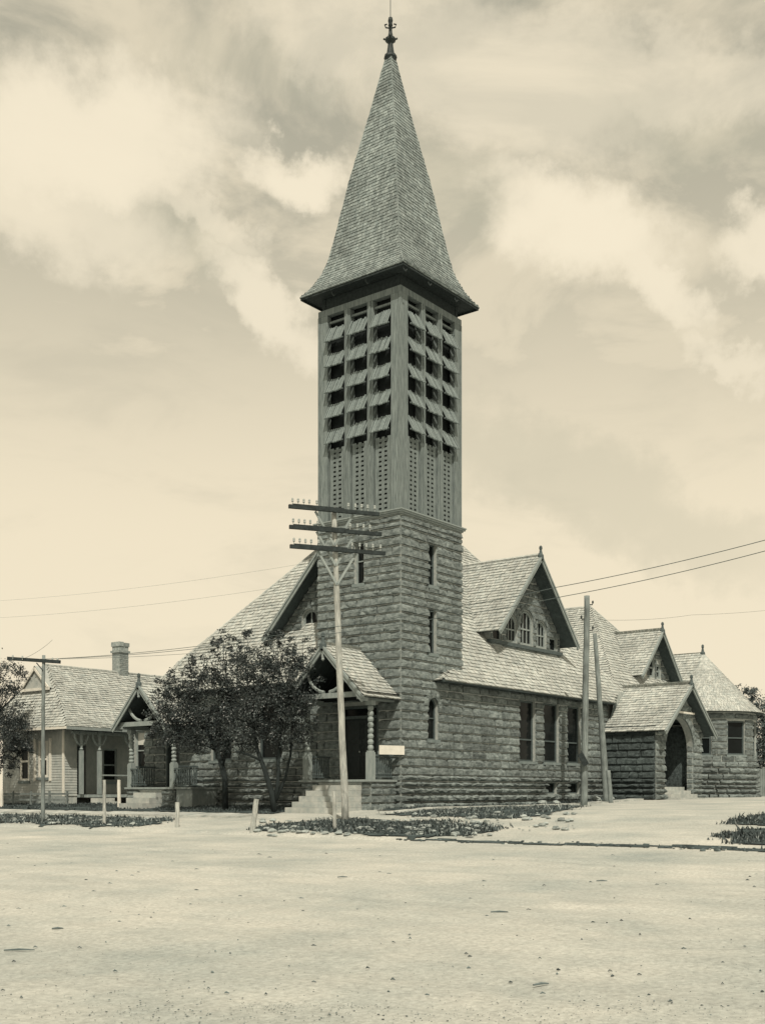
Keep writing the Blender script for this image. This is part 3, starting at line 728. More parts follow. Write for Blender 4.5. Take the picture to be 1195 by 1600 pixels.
# ---- auditorium walls -----------------------------------------------------
nw = MB(); rn = random.Random(9)
NH = HN + [(15, 16, 9, 10)]
NH = HN
wall(nw, RIGHT, T, 15.2, -.5, 4.42, NH)
rw = MB(); wall(rw, RIGHT, 15.2, 25.8, -.5, 5.02, []); rw.quad((25.8, 0, -.5), (25.8, 12, -.5), (25.8, 12, 5.3), (25.8, 0, 5.3)); rear = rw.build('rear_wall', 'mortar', church)
for (a, b, c, d) in HN: window_back(nw, RIGHT, a, b, c, d)
LH = [(5.4, 6.6, 1.72, 3.85), (8.0, 9.1, 1.72, 3.85), (10.85, 11.7, .72, 3.0), (12.95, 13.6, 1.42, 2.99)]
nave = nw.build('nave_wall', 'mortar', church); nw = MB()
wall(nw, LEFT, T, 13.9, -.5, 4.42, LH)
for (a, b, c, d) in LH: window_back(nw, LEFT, a, b, c, d)
nw.quad((0, 13.9, -.5), (10, 13.9, -.5), (10, 13.9, 4.4), (0, 13.9, 4.4))
side_wall = nw.build('side_wall', 'mortar', church)
NC = CZ[:18] + [4.66]
sl = stones(RIGHT, CZ[:18], T, 15.2, HN, rn, plinth=PL)
stones_obj(stones(RIGHT, CZ[:20], 19.8, 25.8, [], rn, plinth=PL), rear, rn)
stones_obj(stones(LEFT, CZ[:18], T, 13.9, LH, rn, plinth=PL, wr=(.5, 1.2), bulge=.06), side_wall, rn)
stones_obj(sl, nave, rn)
for (a, b, c, d) in HN[:3]: window(RIGHT, a, b, c, d, church, fw=.07, rows=(.36,), cols=(), fm='darktrim')
for (a, b, c, d) in HN[3:]: window(RIGHT, a, b, c, d, church, fw=.05, rows=(), fm='darktrim', name='basement_window', sill=False)
for (a, b, c, d) in LH[:2]: window(LEFT, a, b, c, d, church, fw=.07, rows=(.4,), fm='darktrim')
window(LEFT, *LH[3], church, fw=.06, rows=(.5,), fm='trim', shade=.35)
def door(P, ua, ub, va, vb, tr, n=-.16):
    mb = MB(); mb.fbox(P, ua, ua + .09, va, vb, n - .06, -.02); mb.fbox(P, ub - .09, ub, va, vb, n - .06, -.02); mb.fbox(P, ua + .09, ub - .09, vb - .1, vb, n - .06, -.02)
    mb.fbox(P, ua + .09, ub - .09, tr - .05, tr + .05, n - .06, -.04)
    o = mb.build('door_frame', 'darktrim', church)
    md = (ua + ub) / 2; dd = MB()
    for (a, b) in ((ua + .09, md - .006), (md + .006, ub - .09)):
        dd.fbox(P, a, b, va + .02, tr - .05, n - .05, n)
        for (c, d) in ((.06, .40), (.46, .60), (.66, .94)):
            h = tr - .07 - va
            for e in ((a + .07, a + .09), (b - .09, b - .07)): dd.fbox(P, e[0], e[1], va + h * c, va + h * d, n + .001, n + .018)
            dd.fbox(P, a + .09, b - .09, va + h * c, va + h * c + .02, n + .001, n + .018); dd.fbox(P, a + .09, b - .09, va + h * d - .02, va + h * d, n + .001, n + .018)
    d = dd.build('door', 'doorwood', church)
    k = MB(); kp = P(md + .07, va + .98, n + .04); k.lathe(tuple(kp - UPV * .03), [(.01, 0), (.03, .01), (.035, .03), (.03, .05), (.01, .06)], 8); k.build('knob', 'insul', d)
    g = MB(); g.quad(P(ua + .09, tr + .05, n - .02), P(ub - .09, tr + .05, n - .02), P(ub - .09, vb - .1, n - .02), P(ua + .09, vb - .1, n - .02)); g.build('transom', 'pane', o)
door(LEFT, .95, 2.65, .93, 3.5, 3.1); door(LEFT, 10.85, 11.7, .72, 3.0, 2.7)

# ---- auditorium roof ----------------------------------------------------
rr_ = random.Random(13)
MP = [(.3, 4.42), (.6, 4.76), (1.0, 5.27), (1.3, 5.76), (6.7, 12.24)]
dk = MB(); sh = MB()
P1 = Roof((0, -.7, 0), (1, 0, 0), (0, 1, 0), MP)
p1 = P1.poly([(1.9, 0), (15.1, 0), (16.4, .8), (26.1, .8), (21.3, 4.7), (16.63, 1.14), (11.15, 6.7), (6.0, 6.7), (3.0, 3.7), (2.95, .72)])
P1.deck(dk, P1.poly([(1.9, 0), (15.1, 0), (16.63, .95), (16.63, 1.14), (11.15, 6.7), (6.0, 6.7), (3.0, 3.7), (2.95, .72)])); P1.deck(dk, P1.poly([(16.4, .8), (26.1, .8), (21.3, 4.7), (16.63, 1.14)])); P1.shingles(sh, p1, rr_)
P2 = Roof((-.7, 0, 0), (0, 1, 0), (1, 0, 0), MP)
p2 = P2.poly([(T + .02, 0), (12.7, 0), (6.0, 6.7), (T + .02, 4.4)]); P2.deck(dk, p2); P2.shingles(sh, p2, rr_)
dk.quad((16.63, .44, 5.54), (11.15, 6, 12.24), (11.15, 6.2, 12.24), (16.63, 11.6, 5.54)); dk.quad((12.0, 12, 5.0), (0, 12, 5.0), (6, 6, 12.24), (11.15, 6, 12.24)); dk.quad((15.1, -.38, 4.38), (16.4, .12, 5.06), (16.4, .12, 4.2), (15.1, -.1, 3.5))
# the hipped return of the skirt against the tower
sk = Roof((1.9, 0, 0), (0, -1, 0), (1, 0, 0), [(0, 4.42), (1.05, 4.93)]); skp = sk.poly([(-.02, 0), (.41, 0), (.0, 1.05), (-.02, 1.05)]); sk.deck(dk, skp); sk.shingles(sh, skp, rr_)
# eave boards and soffits
dk.quad((1.95, -.36, 4.37), (15.1, -.36, 4.37), (15.1, .02, 4.37), (1.95, .02, 4.37)); dk.quad((-.36, T, 4.37), (-.36, 12.66, 4.37), (.02, 12.66, 4.37), (.02, T, 4.37))
dk.bar((1.92, -.37, 4.385), (15.1, -.37, 4.385), .03, .06); dk.bar((-.37, T, 4.385), (-.37, 12.68, 4.385), .03, .06)
roof = dk.build('nave_roof', 'under', church)
sh.build('shingle', 'shingle', roof, kind='stuff')
cp = MB(); cp.tube([P1.pos(16.6, P1.s_of(1.2), .0), P1.pos(11.15, P1.s_of(6.7), .02), P1.pos(6, P1.s_of(6.7), .03)], .03, 6); cp.tube([P2.pos(12.7, 0, .01), P2.pos(12.0, P2.s_of(.7), .01), P2.pos(11.4, P2.s_of(1.3), .02), P2.pos(6.0, P2.s_of(6.7), .03)], .045, 6)
cp.build('ridge_cap', 'shingle', roof)
# rear block: hip end facing the side street, eave a step higher
dk = MB(); sh = MB()
B2 = Roof((16.63, 0, 0), (0, 1, 0), (1, 0, 0), [(0, 5.54), (4.67, 9.86)])
b2 = B2.poly([(.44, 0), (12, 0), (12, 4.67), (4.0, 4.67)]); B2.deck(dk, b2); B2.shingles(sh, b2, rr_)
dk.quad((26.1, .1, 5.06), (26.1, 12, 5.06), (21.3, 12, 9.86), (21.3, 4.0, 9.86))
dk.quad((16.5, .12, 5.03), (26.1, .12, 5.03), (26.1, .6, 5.03), (16.5, .6, 5.03))
broof = dk.build('rear_roof', 'under', church); sh.build('shingle', 'shingle', broof, kind='stuff')
cp = MB(); cp.tube([(21.3, 12, 9.9), (21.3, 4.0, 9.9), (26.1, .1, 5.1)], .04, 6); cp.build('ridge_cap', 'shingle', broof)

# ---- gables -------------------------------------------------------------
def finial(x, y, z, parent, h=.42):
    mb = MB(); mb.lathe((x, y, z), [(.13, -.14), (.12, .02), (.07, .10), (.045, h * .60), (.075, h * .68), (.06, h * .76), (.07, h * .86), (.02, h)], 8)
    mb.build('finial', 'darktrim', parent)
def gable_roof(name, axis_, front, back, cen, half, eave, apex, m='shingle', expo=.185, rake='trim', fin=True, wave=.008, flare=True, ridge_m='shingle'):
    """ridge runs inwards from the front; axis_ 'x' faces -X, 'y' faces -Y. front is the rake plane, back where the roof dies into what is behind"""
    slope = (apex - eave) / half; dk = MB(); sh = MB()
    In = V((1, 0, 0)) if axis_ == 'x' else V((0, 1, 0)); Sd = V((0, 1, 0)) if axis_ == 'x' else V((1, 0, 0))
    O0 = In * front + Sd * cen
    pr = [(0, eave - .05), (half * .14, eave + slope * half * .14 - .05), (half, apex)] if flare else [(0, eave), (half, apex)]
    backf = back if callable(back) else (lambda d: back)
    for sg in (-1, 1):
        rf = Roof(O0 + Sd * sg * half, In, -Sd * sg, pr)
        pts = [(0, 0), (backf(0) - front, 0)] + [(backf(half * k / 6) - front, half * k / 6) for k in range(1, 7)] + [(0, half)]
        po = rf.poly(pts); rf.deck(dk, po); rf.shingles(sh, po, rr_, expo=expo, wave=wave)
    o = dk.build(name, 'under', church); sh.build('shingle', m, o, kind='stuff')
    # barge boards on the front
    for sg in (-1, 1):
        mb = MB(); a = O0 + Sd * sg * (half + .02) + UPV * (eave - .16); b = O0 + UPV * (apex - .10); q = -In * .03
        mb.bar(a + q, b + q, .05, .18); mb.bar(a + q * 2.4 + UPV * .07, b + q * 2.4 + UPV * .07, .035, .07)
        mb.build('barge_board', rake, o)
    mb = MB(); mb.tube([O0 + UPV * (apex + .02), O0 + In * (backf(half) - front) + UPV * (apex + .02)], .04, 6); mb.build('ridge_cap', ridge_m, o)
    if fin: p = O0 + UPV * apex; finial(p.x, p.y, p.z, o)
    return o
def p1y(z): return (z - 5.04) / 1.2                               # where the main slope reaches a height
# front dormer on the side street
g1 = gable_roof('dormer_roof', 'y', .35, lambda d: p1y(6.82 + 3.3 * d / 3.16) + .08, 9.95, 3.16, 6.82, 10.12)
DP = fr((0, 1.0, 0), (1, 0, 0), (0, -1, 0))
DH = [(8.35, 9.20, 6.55, 7.68), (9.45, 10.45, 6.55, 7.97), (10.71, 11.56, 6.55, 7.68), (7.36, 8.05, 6.5, 7.08), (11.83, 12.5, 6.5, 7.08)]
sl1 = 3.3 / 3.16
pl = [(-sl1, 1, 10.0 - sl1 * 9.95), (sl1, 1, 10.0 + sl1 * 9.95)]
dw = MB(); wall(dw, DP, 7.2, 12.7, 6.1, 10.0, DH, planes=pl, depth=.3)
for h in DH: window_back(dw, DP, *h, n=-.3)
for (a, b, c, d), sp in zip(DH[:3], (7.25, 7.45, 7.25)): arch_fill(dw, DP, a, b, sp, d - .03, d, depth=.28)
dw.quad((7.2, 1.02, 5.9), (7.2, 2.6, 5.9), (7.2, 2.6, 7.1), (7.2, 1.02, 7.1)); dw.quad((12.7, 1.02, 5.9), (12.7, 2.6, 5.9), (12.7, 2.6, 7.1), (12.7, 1.02, 7.1))
dwall = dw.build('dormer_wall', 'mortar', church)
DC = [6.3, 6.55, 6.8, 7.08, 7.36, 7.68, 7.97, 8.25, 8.55, 8.85, 9.15, 9.45, 9.75]
stones_obj(stones(DP, DC, 7.2, 12.7, DH, rn, lim=lambda v: (9.95 - (10.0 - v) / sl1, 9.95 + (10.0 - v) / sl1), wr=(.3, .75), bulge=.035), dwall, rn)
for (a, b, c, d), sp in zip(DH[:3], (7.25, 7.45, 7.25)):
    window(DP, a, b, c, d, church, fw=.075, rows=(.45,), cols=(.35, .65), fm='trim', n=-.1, name='arched_window', arch=(sp, d - .03), sill=False)
    voussoirs(DP, a - .02, b + .02, sp, d, .15, 7, dwall, rn, .03)
for h in DH[3:]: window(DP, *h, church, fw=.07, rows=(), fm='trim', n=-.1, sill=False)
mb = MB(); mb.fbox(DP, 7.1, 12.8, 6.36, 6.5, -.1, .1); mb.build('dormer_sill', 'darktrim', church)
# gable beside the tower
g2 = gable_roof('side_gable_roof', 'x', .7, lambda d: p1y(6.38 + 3.39 * d / 3.25) + .08, 3.75, 3.25, 6.38, 9.77)
GPn = fr((1.3, 0, 0), (0, 1, 0), (-1, 0, 0)); s2 = 3.39 / 3.25
GH = [(4.85, 5.6, 6.0, 7.35)]
gw = MB(); wall(gw, GPn, T - .2, 6.9, 5.4, 9.6, GH, planes=[(s2, 1, 9.62 + s2 * 3.75)], depth=.3); window_back(gw, GPn, *GH[0], n=-.3); arch_fill(gw, GPn, 4.85, 5.6, 6.95, 7.32, 7.35, depth=.28)
gwall = gw.build('side_gable_wall', 'mortar', church)
stones_obj(stones(GPn, [5.7, 5.95, 6.28, 6.59, 6.89, 7.19, 7.44, 7.7, 7.96, 8.22, 8.49, 8.84, 9.15], T, 6.9, GH, rn, lim=lambda v: (T, 3.75 + (9.62 - v) / s2), wr=(.3, .8)), gwall, rn)
window(GPn, *GH[0], church, fw=.07, rows=(.4,), cols=(.5,), fm='trim', name='arched_window', arch=(6.95, 7.32)); voussoirs(GPn, 4.83, 5.62, 6.95, 7.35, .2, 7, gwall, rn)
# rear dormer
g3 = gable_roof('rear_dormer_roof', 'y', .3, lambda d: p1y(6.08 + 2.32 * d / 2.33) + .1, 21.7, 2.33, 6.08, 8.40)
D3 = fr((0, .85, 0), (1, 0, 0), (0, -1, 0)); H3 = [(20.75, 21.2, 6.15, 6.95), (21.4, 22.0, 6.15, 7.1), (22.25, 22.75, 6.15, 6.85)]
dw = MB(); wall(dw, D3, 19.6, 23.8, 5.8, 8.3, H3, planes=[(-1, 1, 8.3 - 21.7), (1, 1, 8.3 + 21.7)], depth=.3)
for h in H3: window_back(dw, D3, *h, n=-.3)
dwall = dw.build('rear_dormer_wall', 'mortar', church)
stones_obj(stones(D3, [5.95, 6.2, 6.5, 6.8, 7.1, 7.35, 7.6, 7.85, 8.1], 19.6, 23.8, H3, rn, lim=lambda v: (21.7 - (8.3 - v), 21.7 + (8.3 - v)), wr=(.3, .75), bulge=.035), dwall, rn)
for h in H3: window(D3, *h, church, fw=.10, rows=(.5,), fm='white' if h is H3[0] else 'trim', n=-.08, sill=False)

# ---- arched stone porch at the side street ----------------------------------
PX0, PX1, PYf = 14.7, 19.7, -2.5
PF = fr((0, PYf, 0), (1, 0, 0), (0, -1, 0)); PS = fr((PX0, 0, 0), (0, -1, 0), (-1, 0, 0)); PR = fr((PX1, 0, 0), (0, -1, 0), (1, 0, 0))
AH = [(15.6, 18.7, .35, 3.85)]
pw = MB(); slp = 2.1 / 2.8
wall(pw, PF, PX0, PX1, -.4, 5.1, AH, planes=[(-slp, 1, 5.1 - slp * 17.3), (slp, 1, 5.1 + slp * 17.3)], depth=.3)
arch_fill(pw, PF, 15.6, 18.7, 2.35, 3.8, 3.85, depth=.3, seg=20)
wall(pw, PR, 0, 2.48, -.4, 3.35, [])
pw.quad((PX0 + .5, -.1, -.4), (PX1 - .5, -.1, -.4), (PX1 - .5, -.1, 3.6), (PX0 + .5, -.1, 3.6))
pw.quad((PX0 + .55, PYf + .55, 0), (PX0 + .55, 0, 0), (PX0 + .55, 0, 3.6), (PX0 + .55, PYf + .55, 3.6)); pw.quad((PX1 - .55, PYf + .55, 0), (PX1 - .55, 0, 0), (PX1 - .55, 0, 3.6), (PX1 - .55, PYf + .55, 3.6))
pw.quad((16.0, PYf + .3, 3.99), (18.6, PYf + .3, 3.99), (18.6, 0, 3.99), (16.0, 0, 3.99))
pwall = pw.build('side_porch_wall', 'mortar', church)
pf = MB(); wall(pf, PS, 0, 2.48, -.4, 3.35, []); pf.build('porch_flank', 'shadestone', church)
psl = stones(PF, CZ[1:20], PX0, PX1, AH, rn, lim=lambda v: (17.3 - (5.05 - v) / slp, 17.3 + (5.05 - v) / slp), plinth=PL)
psl = [s for s in psl]
stones_obj(stones(PS, CZ[1:14], 0, 2.46, [], rn, plinth=PL, wr=(.5, 1.2)), pwall, rn, m_='shadestone')
psl += stones(PR, CZ[1:14], 0, 2.46, [], rn, plinth=PL)
inj = fr((PX1 - 1.0, 0, 0), (0, -1, 0), (-1, 0, 0)); psl += stones(inj, CZ[3:14], 2.2, 2.5, [], rn, wr=(.5, .7), bulge=.03)
stones_obj(psl, pwall, rn)
voussoirs(PF, 15.6, 18.7, 2.35, 3.8, .34, 13, pwall, rn, .05)
gable_roof('side_porch_roof', 'y', -3.0, lambda d: 0.0 if d < 1.6 else .25, 17.3, 2.8, 3.17, 5.26)
for k in range(4):
    mb = MB(); mb.box(15.7 + .02 * k, 18.6 - .02 * k, PYf - .55 + .3 * k, PYf + .3 + (.3 if k < 3 else 1.8), .10 + .16 * k, .10 + .16 * (k + 1)); mb.build('porch_step', 'step', church)
mb = MB(); mb.box(16.6, 17.9, -.16, -.09, .75, 2.9); mb.build('side_door', 'doorwood', church)
mb = MB(); mb.box(PX0 + .56, PX1 - .60, -.22, -.17, .1, 3.55); mb.box(PX1 - .60, PX1 - .56, PYf + .32, -.17, .1, 3.5); mb.box(PX0 + .56, PX0 + .60, PYf + .32, -.22, .1, 3.5); mb.box(16.2, 18.5, PYf + .32, -.22, 3.90, 3.93); mb.build('porch_shade_lining', 'shadestone', church)  # dark panels added so the porch interior looks shaded through the arch
mb = MB(); mb.fbox(PF, 16.2, 18.4, 3.98, 4.06, .12, .2); mb.build('tie_bar', 'white', church)

# ---- round bay ------------------------------------------------------------
BC = V((25.5, -.2, 0)); BR = 2.6; camdir = math.atan2(-FWD.y, -FWD.x)
def BAY(u, v, n):                                                # u: degrees to the right of the view axis
    a = camdir + math.radians(u); return V((BC.x + math.cos(a) * (BR + n), BC.y + math.sin(a) * (BR + n), v))
def BAYm(u, v, n): return BAY(u * 180 / math.pi / BR, v, n)      # u in metres along the curve
dg = BR * math.pi / 180
BHs = [(dg * (-30.5), dg * (-7), 2.34, 4.0), (dg * 11, dg * 34.5, 2.34, 4.0), (dg * 52.5, dg * 76, 2.34, 4.0)]
bw_ = MB(); wall(bw_, BAYm, -dg * 80, dg * 130, -.3, 4.5, BHs, ustep=.18)
for (a, b, c, d) in BHs:
    for k in range(4):
        u0 = a + (b - a) * k / 4; u1 = a + (b - a) * (k + 1) / 4; bw_.quad(BAYm(u0, c, -.24), BAYm(u1, c, -.24), BAYm(u1, d, -.24), BAYm(u0, d, -.24))
bay = bw_.build('bay_wall', 'mortar', church)
stones_obj(stones(BAYm, CZ[1:18], -dg * 80, dg * 130, BHs, rn, plinth=2.05, wr=(.45, .9), bulge=.045), bay, rn)
for h in BHs: window(BAYm, *h, church, fw=.07, rows=(.5,), fm='darktrim', n=-.1, name='bay_window')
dk = MB(); sh = MB(); seg = 48
bp = [(2.98, 4.46), (2.72, 4.66), (2.35, 5.02), (0.02, 7.62)]
for k in range(seg):
    a0, a1 = 2 * math.pi * k / seg, 2 * math.pi * (k + 1) / seg
    for (r0, z0), (r1, z1) in zip(bp[:-1], bp[1:]):
        q = lambda r, a, z: (BC.x + r * math.cos(a), BC.y + r * math.sin(a), z)
        dk.quad(q(r0, a0, z0), q(r0, a1, z0), q(r1, a1, z1), q(r1, a0, z1))
    dk.quad((BC.x, BC.y, 4.42), (BC.x + 2.96 * math.cos(a0), BC.y + 2.96 * math.sin(a0), 4.44), (BC.x + 2.96 * math.cos(a1), BC.y + 2.96 * math.sin(a1), 4.44))
S_ = [0]
for i in range(3): S_.append(S_[-1] + math.hypot(bp[i + 1][0] - bp[i][0], bp[i + 1][1] - bp[i][1]))
def cone(t): return float(np.interp(t, S_, [q[0] for q in bp])), float(np.interp(t, S_, [q[1] for q in bp]))
t = 0.0
while t < S_[-1] - .1:
    r0, z0 = cone(t); r1, z1 = cone(t + .155); a = rr_.uniform(0, .1); rend = a + 2 * math.pi
    while a < rend:
        w = rr_.uniform(.09, .2) / max(r0, .25); dz = rr_.uniform(-.008, .008)
        pp = [(r0 + .02, a + .003, z0 + .01 + dz), (r0 + .02, a + w - .003, z0 + .01 + dz), (r1 + .006, a + w - .003, z1 + .005), (r1 + .006, a + .003, z1 + .005), (r0, a, z0 - .012), (r0, a + w, z0 - .012)]
        sh.add([(BC.x + r * math.cos(b), BC.y + r * math.sin(b), z) for r, b, z in pp], ((0, 1, 2, 3), (4, 5, 1, 0))); a += w
    t += .125
br = dk.build('bay_roof', 'under', church); sh.build('shingle', 'shingle', br, kind='stuff')
rb = MB(); rsb = MB()
ridge = Roof((0, 0, 0), (0, 1, 0), (1, 0, 0), [(0, 0), (1, 1)])
for sg in (-1, 1):
    rf = Roof((BC.x + sg * 2.9, BC.y, 0), (0, 1, 0), (-sg, 0, 0), [(0, 4.5), (.5, 4.95), (2.9, 7.62)]); po = rf.poly([(0, 0), (5, 0), (5, 2.9), (0, 2.9)]); rf.deck(rb, po); rf.shingles(rsb, po, rr_)
o = rb.build('bay_ridge_roof', 'under', church); rsb.build('shingle', 'shingle', o, kind='stuff')
finial(BC.x, BC.y, 7.62, br, .45)

# ---- timber porches on the front ------------------------------------------
def turned_post(x, y, z0, zt, parent, base=.9):
    mb = MB(); mb.box(x - .115, x + .115, y - .115, y + .115, z0, z0 + base); mb.box(x - .09, x + .09, y - .09, y + .09, z0 + base, z0 + base + .05)
    n = 8; h = (zt - .16 - z0 - base - .05) / n; pr = []
    for k in range(n):
        zb = k * h
        for f, r in ((0, .058), (.18, .088), (.5, .105), (.82, .088)): pr.append((r, zb + f * h))
    pr.append((.06, n * h)); mb.lathe((x, y, z0 + base + .05), pr, 12)
    mb.box(x - .12, x + .12, y - .12, y + .12, zt - .16, zt); o = mb.build('porch_post', 'trim', parent)
    return o
def railing(a, b, z0, z1, parent, num):
    a = V(a); b = V(b); mb = MB(); mb.bar(a + UPV * z1, b + UPV * z1, .09, .06); o = mb.build('handrail', 'darktrim', parent)
    mb = MB(); mb.bar(a + UPV * (z0 + .1), b + UPV * (z0 + .1), .07, .05); mb.build('bottom_rail', 'darktrim', parent)
    me = None
    for k in range(num):
        p = a + (b - a) * ((k + .5) / num); h = z1 - z0 - .16
        if me is None:
            m2 = MB(); m2.lathe((p.x, p.y, z0 + .125), [(.02, 0), (.035, h * .1), (.02, h * .18), (.035, h * .45), (.022, h * .75), (.035, h * .85), (.02, h)], 8)
            q = m2.build('baluster', 'darktrim', o); me = q.data; base = WL[q] - np.array(p)
        else: link('baluster', me, np.array(p) + base, o)
def front_porch(yc, half, xf, eave, apex, floor, y0, y1, px, steps, st_y0, st_y1, xe, tread, zb):
    gr = gable_roof('porch_roof', 'x', xf, 0.0, yc, half, eave, apex, expo=.16, flare=False, fin=True)
    for yy in (y0, y1):
        turned_post(px, yy, floor, eave - .10, church); mb = MB(); mb.bar((xf + .12, yy, eave - .02), (-.02, yy, eave - .02), .16, .15); mb.build('porch_beam', 'trim', church)
    # truss in the gable: tie beam, king post, two curved braces
    mb = MB(); mb.bar((xf + .2, yc - half * .86, eave + .08), (xf + .2, yc + half * .86, eave + .08), .12, .17); mb.build('tie_beam', 'trim', church)
    for sg in (-1, 1):
        pts = [(xf + .2, yc + sg * (.12 + .75 * math.sin(f * 1.45)), eave + .2 + .72 * (1 - math.cos(f * 1.45)) + .12 * f) for f in np.linspace(0, 1, 7)]
        mb = MB(); mb.tube(pts, .06, 6); mb.build('truss_brace', 'trim', church)
        mb = MB(); mb.bar((xf + .05, yc + sg * (half - .12), eave - .06), (xf + .32, yc + sg * (half - .12), eave - .06), .12, .2); mb.build('bracket', 'trim', church)
    mb = MB(); mb.bar((xf + .0, yc, apex - .05), (xf + .0, yc, apex - .42), .08, .08); mb.lathe((xf, yc, apex - .54), [(.01, 0), (.06, .05), (.05, .1), (.03, .13)], 8); mb.build('pendant', 'trim', church)
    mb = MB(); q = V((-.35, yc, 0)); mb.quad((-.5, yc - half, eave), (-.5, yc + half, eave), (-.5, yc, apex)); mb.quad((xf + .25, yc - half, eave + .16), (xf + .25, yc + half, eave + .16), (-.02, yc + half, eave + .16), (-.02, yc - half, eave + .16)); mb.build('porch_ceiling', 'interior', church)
    mb = MB(); mb.box(xe, .0, y0 - .2, y1 + .2, floor - .07, floor); mb.build('porch_floor', 'trim', church)
    Fs = fr((0, y0 - .12, 0), (-1, 0, 0), (0, -1, 0)); Ff = fr((xe + .1, 0, 0), (0, 1, 0), (-1, 0, 0))
    mb = MB(); wall(mb, Fs, 0, -xe - .1, -.5, floor - .08); wall(mb, Ff, y0 - .12, y1 + .12, -.5, floor - .08); Fl = fr((0, y1 + .12, 0), (-1, 0, 0), (0, 1, 0)); wall(mb, Fl, 0, -xe - .1, -.5, floor - .08)
    pb = mb.build('porch_base', 'mortar', church)
    cz = [c for c in CZ if c < floor - .1] + [floor - .08]
    stones_obj(stones(Fs, cz, 0.03, -xe - .1, [], rn, bulge=.05, wr=(.5, 1.2)) + stones(Ff, cz, y0 - .12, y1 + .12, [(st_y0, st_y1, -1, 5)], rn, bulge=.05) + stones(Fl, cz, 0.03, -xe - .1, [], rn), pb, rn)
    h = (floor - zb) / (steps + 1)
    for k in range(steps):
        mb = MB(); zt = floor - h * (k + 1)
        X0_ = xe + .1 - tread * (k + 1); e = R.uniform(-.02, .02)
        mb.box(X0_, xe + .098, st_y0 - .002 * k, st_y1 + .03 * k, zt - h + .004, zt); mb.build('step', 'step', church)
    railing((px + .12, y0, 0), (-.1, y0, 0), floor, floor + .8, church, 9); railing((px + .12, y1, 0), (-.1, y1, 0), floor, floor + .8, church, 9)
    return gr
front_porch(1.71, 1.71, -2.0, 3.63, 5.39, .93, .30, 3.05, -1.25, 5, .55, 2.42, -1.5, .31, -.17)
front_porch(11.0, 1.52, -1.95, 3.05, 4.63, .70, 9.75, 12.2, -1.3, 3, 10.3, 11.6, -1.5, .32, -.12)
railing((-1.4, 11.75, 0), (-1.4, 12.1, 0), .70, 1.4, church, 3); railing((-1.4, 8.7, 0), (-1.4, 9.6, 0), .70, 1.4, church, 7)
mb = MB(); mb.box(-1.5, 0, 8.6, 9.5, .63, .70); mb.box(-1.4, -.05, 8.65, 9.5, -.2, .63); mb.build('porch_deck', 'trim', church)
# stone jamb strip beside the tower porch door
mb = MB(); mb.fbox(LEFT, .90, 2.72, .80, .93, -.1, .12); mb.build('threshold', 'step', church)
# blank white board standing on the porch railing
mb = MB(); a = V((-.92, .20, 1.765)); b = V((.02, -.13, 1.765)); mb.bar(a + UPV * .15, b + UPV * .15, .03, .30); 
sg_ = mb.build('sign_board', 'white'); tag(sg_, 'small blank white board propped on the porch railing at the tower corner', 'sign')

# ================================================================== COTTAGE
cot = thing('clapboard_cottage', 'low clapboard cottage with shingled roof left of the church', 'house', (4, 20, float(gz(4, 20))))
CF = fr((-.3, 0, 0), (0, 1, 0), (-1, 0, 0)); CS = fr((0, 19.0, 0), (1, 0, 0), (0, -1, 0))
def siding(P, u0, u1, v0, v1, holes, parent, planes=(), e=.115):
    mb = MB(); v = v0
    while v < v1:
        iv = [(u0, u1)]; vm = v + e / 2
        for a, b, c, d in holes:
            if c < vm < d:
                nv = []
                for p, q in iv:
                    if b <= p or a >= q: nv.append((p, q)); continue
                    if a > p: nv.append((p, a))
                    if b < q: nv.append((b, q))
                iv = nv
        for p, q in iv:
            for pl in planes:
                a, b, c = pl
                lim_ = (c - b * vm) / a
                if a > 0: q = min(q, lim_)
                else: p = max(p, lim_)
            if q - p > .05:
                mb.quad(P(p, v, .022), P(q, v, .022), P(q, v + e, .002), P(p, v + e, .002)); mb.quad(P(p, v, -.01), P(q, v, -.01), P(q, v, .022), P(p, v, .022))
        v += e
    return mb.build('siding', 'siding', parent, kind='stuff')
rise = .879
CHf = [(18.95, 19.65, 1.15, 2.75), (20.3, 21.0, 1.0, 2.75)]
CHs = [(.9, 1.75, .4, 2.6), (2.7, 3.5, 1.0, 2.5)]
mb = MB(); gp = [(rise, 1, 6.1 + rise * 20.2), (-rise, 1, 6.1 - rise * 20.2)]
wall(mb, CF, 17.8, 22.3, -.4, 3.6, CHf, depth=.15); wall(mb, CS, .35, 9, -.4, 3.6, CHs, depth=.15)
CB = fr((0, 17.8, 0), (1, 0, 0), (0, -1, 0)); wall(mb, CB, -.3, .35, -.4, 3.6, []); mb.quad((.35, 17.8, -.4), (.35, 19, -.4), (.35, 19, 3.6), (.35, 17.8, 3.6))
for h in CHf: window_back(mb, CF, *h, n=-.15)
for h in CHs: window_back(mb, CS, *h, n=-.15)
mb.quad((-.3, 22.3, -.4), (9, 22.3, -.4), (9, 22.3, 3.6), (-.3, 22.3, 3.6))
cw = mb.build('cottage_wall', 'siding', cot)
siding(CF, 17.8, 22.3, .35, 3.5, CHf, cw); siding(CS, .35, 9, .35, 3.5, CHs, cw); siding(CB, -.3, .35, .35, 3.5, [], cw)
mb = MB(); mb.fbox(CF, 17.78, 17.90, .3, 3.4, .0, .05); mb.build('corner_board', 'white', cot)
mb = MB(); mb.fbox(CF, 17.75, 22.35, -.4, .34, .0, .06); mb.build('foundation', 'brick', cot)
for h in CHf: window(CF, *h, cot, fw=.11, rows=(.5,), fm='white', n=-.02, shade=.45 if h[0] < 20 else 0)
window(CS, *CHs[1], cot, fw=.08, rows=(.5,), fm='trim', n=-.04)
